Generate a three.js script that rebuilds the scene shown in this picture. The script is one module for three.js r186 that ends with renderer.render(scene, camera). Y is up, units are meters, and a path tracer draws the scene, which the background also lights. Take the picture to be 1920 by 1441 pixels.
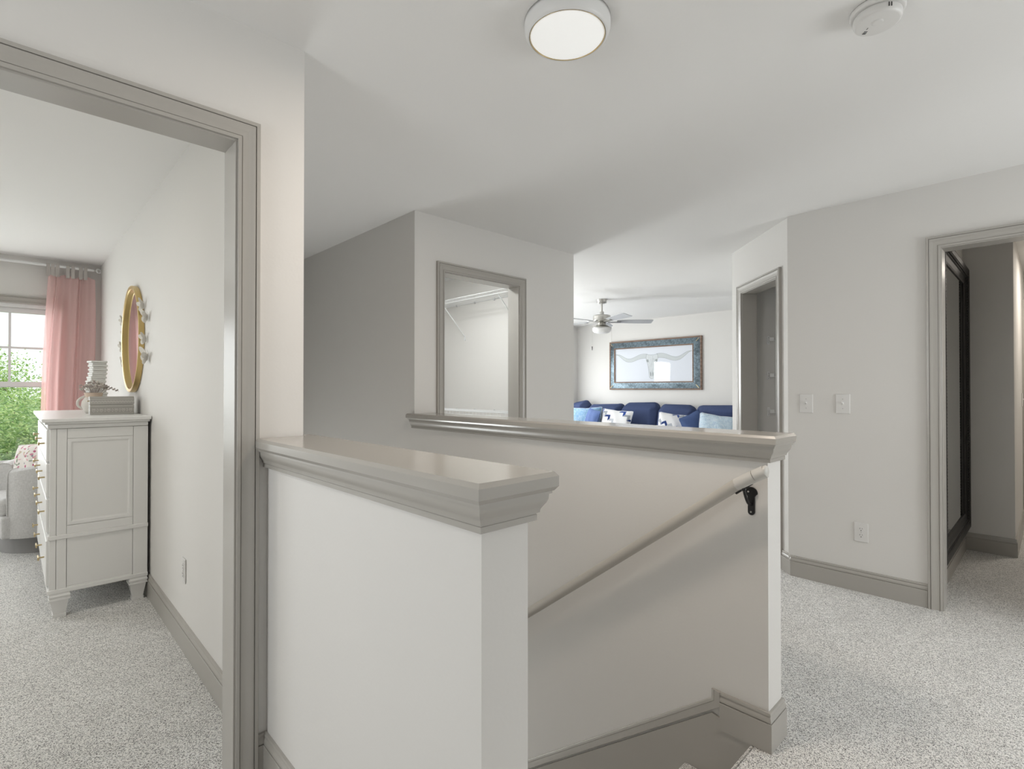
import * as THREE from 'three';
import { RoundedBoxGeometry } from 'three/addons/geometries/RoundedBoxGeometry.js';
import { mergeGeometries, toCreasedNormals } from 'three/addons/utils/BufferGeometryUtils.js';
import { RectAreaLightUniformsLib } from 'three/addons/lights/RectAreaLightUniformsLib.js';

// Plan coordinates: u runs right and away from the camera (world x), v runs left and away (world -z), h is height.
const V3 = (u, h, v) => new THREE.Vector3(u, h, -v);
const R = (d) => d * Math.PI / 180;
const scene = new THREE.Scene();
const renderer = new THREE.WebGLRenderer({ antialias: true });
renderer.toneMapping = THREE.LinearToneMapping;
renderer.toneMappingExposure = 0.975;
renderer.shadowMap.enabled = true;
RectAreaLightUniformsLib.init();

// ---------------------------------------------------------------- camera, sky, sun, daylight
const camera = new THREE.PerspectiveCamera(2 * Math.atan(720.5 / 976.33) * 180 / Math.PI, 1920 / 1441, 0.05, 200);
camera.position.copy(V3(0, 1.262, 0));
{ const yaw = R(43.827), pitch = R(0.469); camera.lookAt(V3(Math.sin(yaw) * Math.cos(pitch), 1.262 + Math.sin(pitch), Math.cos(yaw) * Math.cos(pitch))); }
scene.add(camera);
scene.background = new THREE.Color().setRGB(1.30, 1.33, 1.36);
const sun = new THREE.DirectionalLight(new THREE.Color().setRGB(1, 0.95, 0.86), 5.0);
sun.position.copy(V3(14, 20, -1.2)); sun.target.position.copy(V3(0, 0, 0)); sun.castShadow = true; sun.shadow.mapSize.set(2048, 2048);
Object.assign(sun.shadow.camera, { left: -20, right: 20, top: 20, bottom: -20, near: 1, far: 60 });
scene.add(sun, sun.target);
function daylight(u, h, v, w, ht, towards, power, rgb = [1, 1, 1]) {       // sky light entering by one window, the size of its opening
  const l = new THREE.RectAreaLight(new THREE.Color().setRGB(...rgb), power, w, ht);
  l.position.copy(V3(u, h, v)); l.lookAt(V3(u + towards[0], h, v + towards[1])); scene.add(l); return l;
}
const K = { bedA: 2.5, bedB: 7.0, livA: 31, livB: 7, rearR: 7.1, rearL: 4.7, lamp: 92, closet: 128, hall: 82, stair: 10.5, bed: 95 };      // brightness of each source
const COOL = [0.95, 0.98, 1.0];
daylight(-0.14, 1.28, 6.33, 0.86, 1.36, [0, -1], K.bedA, COOL);      // bedroom window by the curtain
daylight(-2.0, 1.28, 6.33, 1.5, 1.36, [0, -1], K.bedB, COOL);        // bedroom, the window beside it
daylight(4.6, 1.3, 6.25, 0.72, 1.16, [0, -1], K.livA, COOL);         // living room
daylight(6.85, 1.3, 6.25, 0.72, 1.16, [0, -1], K.livB, COOL);
daylight(3.0, 1.3, -2.18, 1.3, 1.3, [0, 1], K.rearR, COOL);            // windows of the landing behind the camera
daylight(-1.68, 1.55, 1.2, 0.9, 1.2, [1, 0], K.rearL, COOL);
daylight(1.32, -1.3, 4.98, 0.9, 1.2, [0, -1], K.stair, COOL);     // window on the stair landing below

// ---------------------------------------------------------------- textures and materials
let seedState = 7;
const rnd = () => { seedState = (seedState + 0x6d2b79f5) | 0; let t = Math.imul(seedState ^ (seedState >>> 15), 1 | seedState); t = (t + Math.imul(t ^ (t >>> 7), 61 | t)) ^ t; return ((t ^ (t >>> 14)) >>> 0) / 4294967296; };
const hash = (x, y, s = 0) => { let n = Math.imul(x, 374761393) + Math.imul(y, 668265263) + Math.imul(s, 1442695041) | 0; n = Math.imul(n ^ (n >>> 13), 1274126177); return ((n ^ (n >>> 16)) >>> 0) / 4294967296; };
function vnoise(x, y, p, s) {        // value noise that repeats every p cells
  const xi = Math.floor(x), yi = Math.floor(y), fx = x - xi, fy = y - yi, q = (k) => ((k % p) + p) % p;
  const a = fx * fx * (3 - 2 * fx), b = fy * fy * (3 - 2 * fy);
  const g = (i, j) => hash(q(xi + i), q(yi + j), s);
  return (g(0, 0) * (1 - a) + g(1, 0) * a) * (1 - b) + (g(0, 1) * (1 - a) + g(1, 1) * a) * b;
}
function dataTex(n, fill, srgb, repeat = 1) {
  const d = new Uint8Array(n * n * 4);
  for (let y = 0; y < n; y++) for (let x = 0; x < n; x++) { const c = fill(x, y), k = (y * n + x) * 4; d[k] = c[0]; d[k + 1] = c[1]; d[k + 2] = c[2]; d[k + 3] = 255; }
  const t = new THREE.DataTexture(d, n, n); t.wrapS = t.wrapT = THREE.RepeatWrapping; t.magFilter = THREE.LinearFilter; t.minFilter = THREE.LinearMipmapLinearFilter; t.generateMipmaps = true;
  if (srgb) t.colorSpace = THREE.SRGBColorSpace;
  t.repeat.set(repeat, repeat); t.needsUpdate = true; return t;
}
function canvasTex(w, h, draw, repeat) {
  const c = document.createElement('canvas'); c.width = w; c.height = h; draw(c.getContext('2d'), w, h);
  const t = new THREE.CanvasTexture(c); t.colorSpace = THREE.SRGBColorSpace; t.wrapS = t.wrapT = THREE.RepeatWrapping; if (repeat) t.repeat.set(...repeat); return t;
}
const grey = (v) => { const k = Math.max(0, Math.min(255, Math.round(v))); return [k, k, k]; };
// carpet: one tuft every 2.6 mm, flecked light and dark; 1.43 m tile
const CN = 2048, CG = 560;
const tuft = new Float32Array(CN * CN), tuftId = new Float32Array(CN * CN);
{
  const cell = CN / CG;
  const px = new Float32Array(CG * CG), py = new Float32Array(CG * CG);
  for (let j = 0; j < CG; j++) for (let i = 0; i < CG; i++) { px[j * CG + i] = (i + 0.1 + 0.8 * hash(i, j, 1)) * cell; py[j * CG + i] = (j + 0.1 + 0.8 * hash(i, j, 2)) * cell; }
  for (let y = 0; y < CN; y++) for (let x = 0; x < CN; x++) {
    const ci = Math.floor(x / cell), cj = Math.floor(y / cell); let best = 1e9, id = 0;
    for (let b = -1; b <= 1; b++) for (let a = -1; a <= 1; a++) {
      const i = (ci + a + CG) % CG, j = (cj + b + CG) % CG, k = j * CG + i;
      let dx = Math.abs(px[k] - x), dy = Math.abs(py[k] - y); if (dx > CN / 2) dx = CN - dx; if (dy > CN / 2) dy = CN - dy;
      const d = dx * dx + dy * dy; if (d < best) { best = d; id = hash(i, j, 3); }
    }
    tuft[y * CN + x] = Math.sqrt(best) / cell; tuftId[y * CN + x] = id;
  }
}
const carpetMap = dataTex(CN, (x, y) => {
  const id = tuftId[y * CN + x], fleck = id < 0.16 ? 100 + id * 280 : id < 0.38 ? 182 + 140 * (id - 0.16) : 240 + 24 * (id - 0.42);
  const cloud = vnoise(x / 128, y / 128, 16, 5) * 8 + vnoise(x / 32, y / 32, 64, 6) * 10 - 9 + (hash(x, y, 9) - 0.5) * 26;
  const v = fleck + cloud;
  return [Math.min(255, v), Math.min(255, v * 0.991), Math.min(255, v * 0.974)];
}, true, 0.7);
const carpetBump = dataTex(CN, (x, y) => grey(255 - 190 * Math.min(1, tuft[y * CN + x] * 1.15) + (hash(x, y, 11) - 0.5) * 60), false, 0.7);
const peel = dataTex(512, (x, y) => grey(110 + 70 * vnoise(x / 5, y / 5, 102.4 | 0, 21) + 50 * vnoise(x / 16, y / 16, 32, 22)), false, 1.6);
const brush = dataTex(512, (x, y) => grey(120 + 60 * vnoise(x / 3, y / 64, 170, 31) + 40 * vnoise(x / 40, y / 128, 12, 32)), false, 1.4);
const linen = dataTex(512, (x, y) => { const a = vnoise(x / 2, y / 24, 256, 41), b = vnoise(x / 24, y / 2, 256, 42); return grey(150 + 90 * (a * 0.5 + b * 0.5)); }, false, 4);
const linenMap = dataTex(512, (x, y) => { const a = vnoise(x / 2, y / 24, 256, 41), b = vnoise(x / 24, y / 2, 256, 42); return grey(206 + 46 * (a * 0.5 + b * 0.5)); }, true, 4);

const lin = (r, g, b) => new THREE.Color().setRGB(r, g, b);
const std = (color, roughness, more = {}) => new THREE.MeshStandardMaterial({ color, roughness, ...more });
const phys = (color, roughness, more = {}) => new THREE.MeshPhysicalMaterial({ color, roughness, ...more });
const M = {
  wall: std(lin(0.745, 0.730, 0.703), 0.72, { bumpMap: peel, bumpScale: 0.0004 }),
  ceiling: std(lin(0.845, 0.837, 0.820), 0.9, { bumpMap: peel, bumpScale: 0.0003 }),
  trim: phys(lin(0.43, 0.411, 0.378), 0.26, { bumpMap: brush, bumpScale: 0.00003 }),
  cap: phys(lin(0.43, 0.411, 0.378), 0.17, { bumpMap: brush, bumpScale: 0.00005 }),
  carpet: std(lin(1, 1, 1), 1, { map: carpetMap, bumpMap: carpetBump, bumpScale: 0.0035 }),
  white: std(lin(0.80, 0.80, 0.79), 0.4),
  plastic: std(lin(0.76, 0.75, 0.73), 0.35),
  vinyl: std(lin(0.82, 0.83, 0.83), 0.35),
  dark: std(lin(0.02, 0.02, 0.02), 0.6),
  black: phys(lin(0.012, 0.012, 0.013), 0.35, { metalness: 0.2 }),
  mirrorFrame: phys(lin(0.012, 0.0115, 0.011), 0.5, { specularIntensity: 0.7 }),
  mirror: std(lin(0.9, 0.92, 0.92), 0.015, { metalness: 1 }),
  gold: std(lin(0.62, 0.46, 0.20), 0.32, { metalness: 0.9 }),
  brass: std(lin(0.55, 0.44, 0.25), 0.3, { metalness: 0.9 }),
  nickel: std(lin(0.58, 0.57, 0.54), 0.28, { metalness: 0.95 }),
  blade: std(lin(0.52, 0.53, 0.55), 0.45),
  glass: new THREE.MeshPhysicalMaterial({ color: lin(0.98, 1, 0.99), roughness: 0, transmission: 1, thickness: 0, ior: 1.5 }),
  artGlass: new THREE.MeshPhysicalMaterial({ color: lin(1, 1, 1), roughness: 0, transmission: 1, thickness: 0, ior: 1.16 }),
  opal: phys(lin(0.86, 0.86, 0.85), 0.3),
  furniture: phys(lin(0.86, 0.855, 0.835), 0.34, { bumpMap: brush, bumpScale: 0.00006 }),
  chair: std(lin(0.74, 0.73, 0.715), 0.95, { map: linenMap, bumpMap: linen, bumpScale: 0.0008 }),
  wire: std(lin(0.82, 0.83, 0.83), 0.4),
};
// ---------------------------------------------------------------- helpers
const taken = new Map();
const numbered = (n) => { const k = taken.get(n) || 0; taken.set(n, k + 1); return k ? n + '_' + String(k).padStart(3, '0') : n; };
function uvMetres(g) {               // box projection, in metres
  g = g.index ? g.toNonIndexed() : g;
  if (!g.attributes.normal) g.computeVertexNormals();
  const p = g.attributes.position, n = g.attributes.normal, uv = new Float32Array(p.count * 2);
  for (let i = 0; i < p.count; i += 3) {
    let nx = 0, ny = 0, nz = 0; for (let k = 0; k < 3; k++) { nx += Math.abs(n.getX(i + k)); ny += Math.abs(n.getY(i + k)); nz += Math.abs(n.getZ(i + k)); }
    for (let k = i; k < i + 3; k++) {
      const x = p.getX(k), y = p.getY(k), z = p.getZ(k);
      if (ny >= nx && ny >= nz) { uv[2 * k] = x; uv[2 * k + 1] = z; } else if (nx >= nz) { uv[2 * k] = z; uv[2 * k + 1] = y; } else { uv[2 * k] = x; uv[2 * k + 1] = y; }
    }
  }
  g.setAttribute('uv', new THREE.BufferAttribute(uv, 2)); return g;
}
const plain = (g) => { const h = g.index ? g.toNonIndexed() : g.clone(); for (const k of Object.keys(h.attributes)) if (!['position', 'normal', 'uv'].includes(k)) h.deleteAttribute(k); if (!h.attributes.normal) h.computeVertexNormals(); if (!h.attributes.uv) h.setAttribute('uv', new THREE.BufferAttribute(new Float32Array(h.attributes.position.count * 2), 2)); return h; };
const join = (list) => (list.length === 1 ? plain(list[0]) : mergeGeometries(list.map(plain)));
function obj(name, geos, mat, parent = scene, keepUV = false) {
  let g = join(Array.isArray(geos) ? geos : [geos]); if (!keepUV) g = uvMetres(g);
  const m = new THREE.Mesh(g, mat); m.name = parent === scene ? numbered(name) : name; m.castShadow = m.receiveShadow = true; parent.add(m); return m;
}
function tag(o, label, category, group) { o.userData.label = label; o.userData.category = category; if (group) o.userData.group = group; return o; }
function struct(o, label, category) { o.userData.kind = 'structure'; if (label) { o.userData.label = label; o.userData.category = category; } return o; }
function thing(name, label, category, at = new THREE.Vector3(), turn = 0, group) { const o = new THREE.Group(); o.name = numbered(name); o.position.copy(at); o.rotation.y = turn; scene.add(o); return tag(o, label, category, group); }
const bx = (u0, u1, h0, h1, v0, v1) => { const g = new THREE.BoxGeometry(u1 - u0, h1 - h0, v1 - v0); g.translate((u0 + u1) / 2, (h0 + h1) / 2, -(v0 + v1) / 2); return g; };
const lb = (x0, x1, y0, y1, z0, z1) => { const g = new THREE.BoxGeometry(x1 - x0, y1 - y0, z1 - z0); g.translate((x0 + x1) / 2, (y0 + y1) / 2, (z0 + z1) / 2); return g; };
const rb = (x0, x1, y0, y1, z0, z1, r = 0.004, s = 2) => { const g = new RoundedBoxGeometry(x1 - x0, y1 - y0, z1 - z0, s, Math.min(r, (x1 - x0) / 2.01, (y1 - y0) / 2.01, (z1 - z0) / 2.01)); g.translate((x0 + x1) / 2, (y0 + y1) / 2, (z0 + z1) / 2); return g; };
const cyl = (r0, r1, y0, y1, x = 0, z = 0, n = 28) => { const g = new THREE.CylinderGeometry(r1, r0, y1 - y0, n); g.translate(x, (y0 + y1) / 2, z); return g; };
function bar(a, b, r, n = 14, r2 = r) { const d = b.clone().sub(a), g = new THREE.CylinderGeometry(r2, r, d.length(), n); g.applyQuaternion(new THREE.Quaternion().setFromUnitVectors(new THREE.Vector3(0, 1, 0), d.normalize())); g.translate((a.x + b.x) / 2, (a.y + b.y) / 2, (a.z + b.z) / 2); return g; }
const lathe = (pts, n = 40) => new THREE.LatheGeometry(pts.map((p) => new THREE.Vector2(...p)), n);
function sweep(path, profile, N, closed = false, crease = 0.5) {   // mitred sweep: profile [across, along N]
  const n = path.length, rings = [];
  const side = (a, b) => new THREE.Vector3().crossVectors(N, b.clone().sub(a).normalize());
  for (let i = 0; i < n; i++) {
    const sides = [];
    if (closed || i > 0) sides.push(side(path[(i - 1 + n) % n], path[i]));
    if (closed || i < n - 1) sides.push(side(path[i], path[(i + 1) % n]));
    const m = sides.length === 1 ? sides[0] : sides[0].clone().add(sides[1]).divideScalar(1 + sides[0].dot(sides[1]));
    rings.push(profile.map(([a, b]) => path[i].clone().addScaledVector(m, a).addScaledVector(N, b)));
  }
  const pos = [], k = profile.length, tri = (a, b, c) => pos.push(...a.toArray(), ...b.toArray(), ...c.toArray());
  const area = profile.reduce((s, p, i) => { const q = profile[(i + 1) % k]; return s + p[0] * q[1] - q[0] * p[1]; }, 0), flip = area < 0;
  for (let i = 0; i < (closed ? n : n - 1); i++) for (let j = 0; j < k; j++) {
    const A = rings[i][j], B = rings[i][(j + 1) % k], C = rings[(i + 1) % n][j], D = rings[(i + 1) % n][(j + 1) % k];
    if (flip) { tri(A, B, C); tri(B, D, C); } else { tri(A, C, B); tri(B, C, D); }
  }
  if (!closed) {
    const f = THREE.ShapeUtils.triangulateShape(profile.map((p) => new THREE.Vector2(...p)), []);
    for (const [a, b, c] of f) { tri(rings[0][a], rings[0][b], rings[0][c]); tri(rings[n - 1][a], rings[n - 1][c], rings[n - 1][b]); }
  }
  const g = new THREE.BufferGeometry(); g.setAttribute('position', new THREE.Float32BufferAttribute(pos, 3)); g.computeVertexNormals();
  return uvMetres(toCreasedNormals(g, crease));
}
const UP = new THREE.Vector3(0, 1, 0);
function cutWall(a0, a1, h0, h1, openings, make) {     // boxes round the openings [a, b, low, high]
  const cuts = [...new Set([a0, a1, ...openings.flatMap((o) => [o[0], o[1]])])].sort((x, y) => x - y).filter((x) => x >= a0 && x <= a1), out = [];
  for (let i = 0; i + 1 < cuts.length; i++) {
    const mid = (cuts[i] + cuts[i + 1]) / 2, holes = openings.filter((o) => o[0] < mid && o[1] > mid).sort((x, y) => x[2] - y[2]); let low = h0;
    for (const o of holes) { if (o[2] > low) out.push(make(cuts[i], cuts[i + 1], low, o[2])); low = o[3]; }
    if (low < h1) out.push(make(cuts[i], cuts[i + 1], low, h1));
  }
  return out;
}
const wallU = (name, label, v0, v1, u0, u1, holes = [], h0 = 0, h1 = 2.45, mat = M.wall) => struct(obj(name, cutWall(u0, u1, h0, h1, holes, (a, b, l, h) => bx(a, b, l, h, v0, v1)), mat), label, 'wall');
const wallV = (name, label, u0, u1, v0, v1, holes = [], h0 = 0, h1 = 2.45, mat = M.wall) => struct(obj(name, cutWall(v0, v1, h0, h1, holes, (a, b, l, h) => bx(u0, u1, l, h, a, b)), mat), label, 'wall');

// ---------------------------------------------------------------- the house shell
const LOW = -2.66;
struct(obj('floor', [bx(-3.45, 7.95, -0.25, 0, -2.4, 0.745), bx(-3.45, 0.65, -0.25, 0, 0.745, 6.55), bx(1.97, 7.95, -0.25, 0, 0.745, 6.55), bx(0.65, 1.97, -0.25, 0, 5.15, 6.55)], M.carpet), 'speckled light grey cut pile carpet of the landing and rooms', 'floor');
struct(obj('ceiling', bx(-3.45, 7.95, 2.44, 2.7, -2.4, 6.55), M.ceiling), 'flat off-white painted ceiling over the landing', 'ceiling');
wallU('wall_left', 'warm white wall around the bedroom doorway', 1.81, 1.927, -3.45, 0.731, [[-0.29, 0.531, 0, 2.075]]);
wallV('wall_bedroom_right', 'light wall behind the white dresser and round mirror', 0.612, 0.731, 1.927, 6.5);
const BW = [[-0.58, 0.30, 0.56, 2.02], [-2.8, -1.2, 0.56, 2.02]];
wallU('wall_bedroom_window', 'pale bedroom wall around the window', 6.35, 6.5, -3.45, 0.731, BW);
wallV('wall_bedroom_far', 'bedroom side wall opposite the dresser', -3.45, -3.3, 1.81, 6.5);
wallV('wall_stair_left', 'short half wall on the near side of the staircase', 0.612, 0.731, 0.717, 1.81, [], -0.3, 1.064);
wallV('wall_stair_lower', 'wall below the landing along the staircase', 0.612, 0.731, 0.717, 5.0, [], LOW, -0.25);
wallV('wall_stair_right', 'half wall with the handrail on the far side of the staircase', 1.91, 2.03, 0.697, 2.917, [], LOW, 1.064);
wallV('wall_stair_back', 'tall shaded wall beside the staircase', 1.91, 2.03, 2.917, 5.0, [], LOW, 2.45);
wallU('wall_stair_end', 'wall closing the lower end of the stairwell', 5.0, 5.15, 0.731, 2.03, [[0.87, 1.77, -1.9, -0.7]], LOW, 2.45);
struct(obj('floor_lower', bx(0.6, 2.05, LOW - 0.15, LOW, 0.6, 5.15), M.carpet), 'carpeted landing at the foot of the stairs', 'floor');
wallU('wall_closet', 'white wall around the closet doorway with wire shelves inside', 2.917, 3.034, 2.03, 3.55, [[2.134, 2.891, 0, 2.083]]);
wallV('wall_closet_right', 'white closet wall carrying the wire shelves', 3.43, 3.55, 3.034, 6.27);
wallU('wall_closet_back', 'back wall of the white closet', 4.95, 5.05, 2.03, 3.43);
const LW = [[4.22, 4.96, 0.7, 1.92], [6.45, 7.2, 0.7, 1.92]];
wallU('wall_living_window', 'bright living room wall with the windows', 6.27, 6.42, 3.43, 7.9, LW);
wallV('wall_living_back', 'bright white wall behind the blue sofa', 7.75, 7.9, 1.82, 6.27);
wallU('wall_living_right', 'living room side wall beyond the angled doorway', 1.82, 1.938, 4.524, 7.75);
{ // the angled wall, 45 degrees, and the linen closet behind it
  const toDiag = (g) => { g.applyMatrix4(new THREE.Matrix4().makeRotationY(R(45))); g.translate(3.82, 0, -1.24); return g; };   // local x along the wall, +z into the closet
  const mk = (a, b, l, h) => toDiag(lb(a, b, l, h, 0, 0.12));
  struct(obj('wall_diagonal', cutWall(0, 0.99, 0, 2.45, [[0.175, 0.807, 0, 2.07]], mk), M.wall), 'narrow angled white wall around the linen closet doorway', 'wall');
  struct(obj('wall_linen_closet', [toDiag(lb(0.95, 1.05, 0, 2.45, 0.12, 0.85)), toDiag(lb(-0.02, 0.06, 0, 2.45, 0.15, 0.75)), toDiag(lb(-0.02, 1.05, 0, 2.45, 0.72, 0.8))], M.wall), 'dim grey walls inside the linen closet', 'wall');
}
wallV('wall_right', 'warm grey wall with the light switches and outlet', 3.82, 3.94, -2.35, 1.26, [[-0.42, 0.46, 0, 2.083]]);
wallU('wall_hallway_left', 'hallway wall that carries the tall black framed mirror', 0.5, 0.62, 3.94, 5.55);
wallV('wall_hallway_back', 'grey wall facing the doorway in the dim hallway', 5.43, 5.55, 0.21, 0.5);
wallU('wall_hallway_far', 'pale wall strip at the bend of the dim hallway', 0.21, 0.33, 5.55, 7.4, [[6.9, 7.3, 0, 2.05]]);
wallU('wall_hallway_right', 'right hand wall of the dim hallway', -0.9, -0.78, 3.94, 7.4);
wallV('wall_hallway_end', 'end wall of the dim hallway', 7.3, 7.4, -0.78, 1.3);
wallU('wall_hallway_room', 'wall inside the room off the dim hallway', 1.2, 1.3, 6.3, 7.3);
wallV('wall_hallway_room_side', 'side wall inside the room off the dim hallway', 6.3, 6.4, 0.33, 1.2);
wallU('wall_rear', 'landing wall behind the camera with a window', -2.35, -2.2, -1.85, 3.94, [[2.35, 3.65, 0.65, 1.95]]);
wallV('wall_rear_left', 'landing wall to the left behind the camera', -1.85, -1.7, -2.2, 1.81, [[0.75, 1.65, 0.95, 2.15]]);

// ---------------------------------------------------------------- trim
const CASING = [[0, 0], [0, 0.0085], [0.001, 0.0095], [0.0095, 0.0115], [0.0098, 0.0075], [0.0125, 0.0075], [0.0132, 0.0095], [0.020, 0.0098], [0.030, 0.0122], [0.040, 0.0165], [0.0475, 0.0195], [0.0495, 0.0198], [0.0497, 0.0145], [0.0527, 0.0145], [0.0530, 0.0202], [0.0635, 0.0202], [0.0645, 0.0190], [0.0645, 0]];
function doorTrim(label, at, turn, w, h, t, back = true) {      // local x across the opening, z out towards the viewer; the clear opening is w by h
  const o = new THREE.Group(); o.name = numbered('trim_' + (++trims)); o.position.copy(at); o.rotation.y = turn; scene.add(o); struct(o, label, 'door trim');
  const r = 0.006, Z = new THREE.Vector3(0, 0, 1), p = (x, y, z) => new THREE.Vector3(x, y, z);
  obj('casing', sweep([p(-r, 0, 0), p(-r, h + r, 0), p(w + r, h + r, 0), p(w + r, 0, 0)], CASING, Z), M.trim, o, true);
  if (back) obj('casing', sweep([p(w + r, 0, -t), p(w + r, h + r, -t), p(-r, h + r, -t), p(-r, 0, -t)], CASING, Z.clone().negate()), M.trim, o, true);
  obj('jamb', rb(-0.02, 0, 0, h, -t - 0.001, 0.001, 0.0015, 1), M.trim, o); obj('jamb', rb(w, w + 0.02, 0, h, -t - 0.001, 0.001, 0.0015, 1), M.trim, o);
  obj('head_jamb', rb(-0.02, w + 0.02, h, h + 0.02, -t - 0.001, 0.001, 0.0015, 1), M.trim, o);
  return o;
}
let trims = 0;
doorTrim('grey moulded casing of the bedroom doorway', V3(-0.27, 0, 1.81), 0, 0.781, 2.055, 0.117);
doorTrim('grey casing around the bright closet doorway', V3(2.154, 0, 2.917), 0, 0.717, 2.063, 0.117);
doorTrim('grey casing around the linen closet in the angled wall', V3(3.82 + 0.787 * Math.SQRT1_2, 0, 1.24 + 0.787 * Math.SQRT1_2), R(-135), 0.592, 2.05, 0.12);
doorTrim('grey casing around the doorway to the dim hallway', V3(3.82, 0, 0.44), R(-90), 0.84, 2.063, 0.12);
doorTrim('grey casing at the bend of the dim hallway', V3(6.92, 0, 0.21), 0, 0.36, 2.03, 0.12, false);

const BASE = [[0, 0], [0.0145, 0], [0.0145, 0.0985], [0.0138, 0.0995], [0.0085, 0.0998], [0.0085, 0.1032], [0.0128, 0.1035], [0.0126, 0.108], [0.0112, 0.1135], [0.0088, 0.1185], [0.0070, 0.1215], [0.0068, 0.1245], [0.0100, 0.1250], [0.0098, 0.1305], [0.0080, 0.1345], [0.0060, 0.1355], [0, 0.1355]];
const board = (name, label, pts) => struct(obj('baseboard_' + name, sweep(pts.map(([u, v]) => V3(u, 0, v)), BASE, UP), M.trim, scene, true), label, 'baseboard');
const dg = (s) => [3.82 + s * Math.SQRT1_2, 1.24 + s * Math.SQRT1_2];
board('stair_left', 'grey baseboard at the foot of the near half wall', [[0.731, 0.745], [0.731, 0.717], [0.612, 0.717], [0.612, 1.81], [0.582, 1.81]]);
board('stair_right', 'grey baseboard wrapping the end of the far half wall', [[2.03, 2.917], [2.03, 0.697], [1.91, 0.697], [1.91, 0.866]]);
board('closet_left', 'short grey baseboard left of the closet doorway', [[2.082, 2.917], [2.03, 2.917]]);
board('closet_right', 'grey baseboard right of the closet doorway', [[3.55, 2.917], [2.942, 2.917]]);
board('right', 'grey baseboard under the light switches', [[3.82, 0.512], [3.82, 1.24], dg(0.124)]);
board('living', 'grey baseboard around the living room', [dg(0.864), dg(0.988), [7.75, 1.938], [7.75, 6.27], [3.55, 6.27], [3.55, 2.917]]);
board('bedroom', 'grey baseboard beside the dresser', [[0.612, 1.927], [0.612, 6.35], [-3.3, 6.35]]);
board('hallway', 'dim grey baseboard in the hallway beneath the mirror', [[6.85, 0.21], [5.43, 0.21], [5.43, 0.5], [3.94, 0.5]]);
board('left', 'grey baseboard left of the bedroom doorway', [[-0.345, 1.81], [-1.7, 1.81], [-1.7, -2.2], [3.82, -2.2], [3.82, -0.475]]);

// caps of the two half walls
const COVE = [[0, 0], [0.034, 0], [0.034, -0.0055], [0.0295, -0.006], [0.0295, -0.0095], [0.0290, -0.016], [0.0262, -0.0235], [0.0215, -0.030], [0.0180, -0.036], [0.0170, -0.0405], [0.0168, -0.0430], [0.0118, -0.0435], [0.0118, -0.0462], [0.0128, -0.0468], [0.0128, -0.0585], [0, -0.0585]];
function cap(name, label, plan, path, top) {
  const o = new THREE.Group(); o.name = 'trim_' + (++trims); scene.add(o); struct(o, label, 'wall cap');
  const s = new THREE.Shape(plan.map(([u, v]) => new THREE.Vector2(u, v))), b = 0.0085, th = 0.037;
  const g = new THREE.ExtrudeGeometry(s, { depth: th - 2 * b, bevelEnabled: true, bevelThickness: b, bevelSize: b * 0.8, bevelOffset: -b * 0.8, bevelSegments: 1 });
  g.rotateX(-Math.PI / 2); g.translate(0, top - th + b, 0);
  obj('cap_board', g, M.cap, o);
  obj('cove_moulding', sweep(path.map(([u, v]) => V3(u, top - th, v)), COVE, UP), M.trim, o, true);
  return o;
}
cap('near', 'glossy grey cap on the near half wall beside the bedroom doorway', [[0.569, 1.81], [0.569, 0.674], [0.775, 0.674], [0.775, 1.85], [0.731, 1.85], [0.731, 1.81]], [[0.731, 1.84], [0.731, 0.717], [0.612, 0.717], [0.612, 1.81]], 1.1);
cap('far', 'long grey cap on the far half wall above the handrail', [[1.867, 2.955], [1.867, 0.655], [2.073, 0.655], [2.073, 2.917], [1.91, 2.917], [1.91, 2.955]], [[2.03, 2.917], [2.03, 0.697], [1.91, 0.697], [1.91, 2.935]], 1.1);

// stairs
{
  const o = new THREE.Group(); o.name = 'floor_stairs'; scene.add(o); struct(o, 'carpeted staircase going down between the half walls', 'stairs');
  const run = 0.252, rise = 0.19;
  for (let i = 0; i < 14; i++) {
    const v0 = i ? 0.745 + run * (i - 1) - 0.02 : 0.765, v1 = 0.76 + run * i, h = -rise * i, r = 0.02, s = new THREE.Shape();
    s.moveTo(v0 - 0.02, h - (i ? 0.19 : 0.06)); s.lineTo(v1 - 0.03, h - (i ? 0.19 : 0.06)); s.lineTo(v1 - 0.028, h - 0.04); s.lineTo(v1 - 0.012, h - 0.038); s.quadraticCurveTo(v1, h - 0.036, v1, h - r); s.quadraticCurveTo(v1, h, v1 - r, h); s.lineTo(v0 - 0.02, h); s.closePath();
    const u0 = 0.731, u1 = 1.898, g = new THREE.ExtrudeGeometry(s, { depth: u1 - u0, bevelEnabled: false, curveSegments: 6 });
    g.rotateY(Math.PI / 2); g.translate(u0, 0, 0);          // shape x becomes -z, that is v
    obj('step', toCreasedNormals(g, 0.6), M.carpet, o);
  }
  obj('step_support', bx(0.731, 1.9, LOW, -0.06, 0.6, 0.727), M.wall, o);
}
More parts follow.
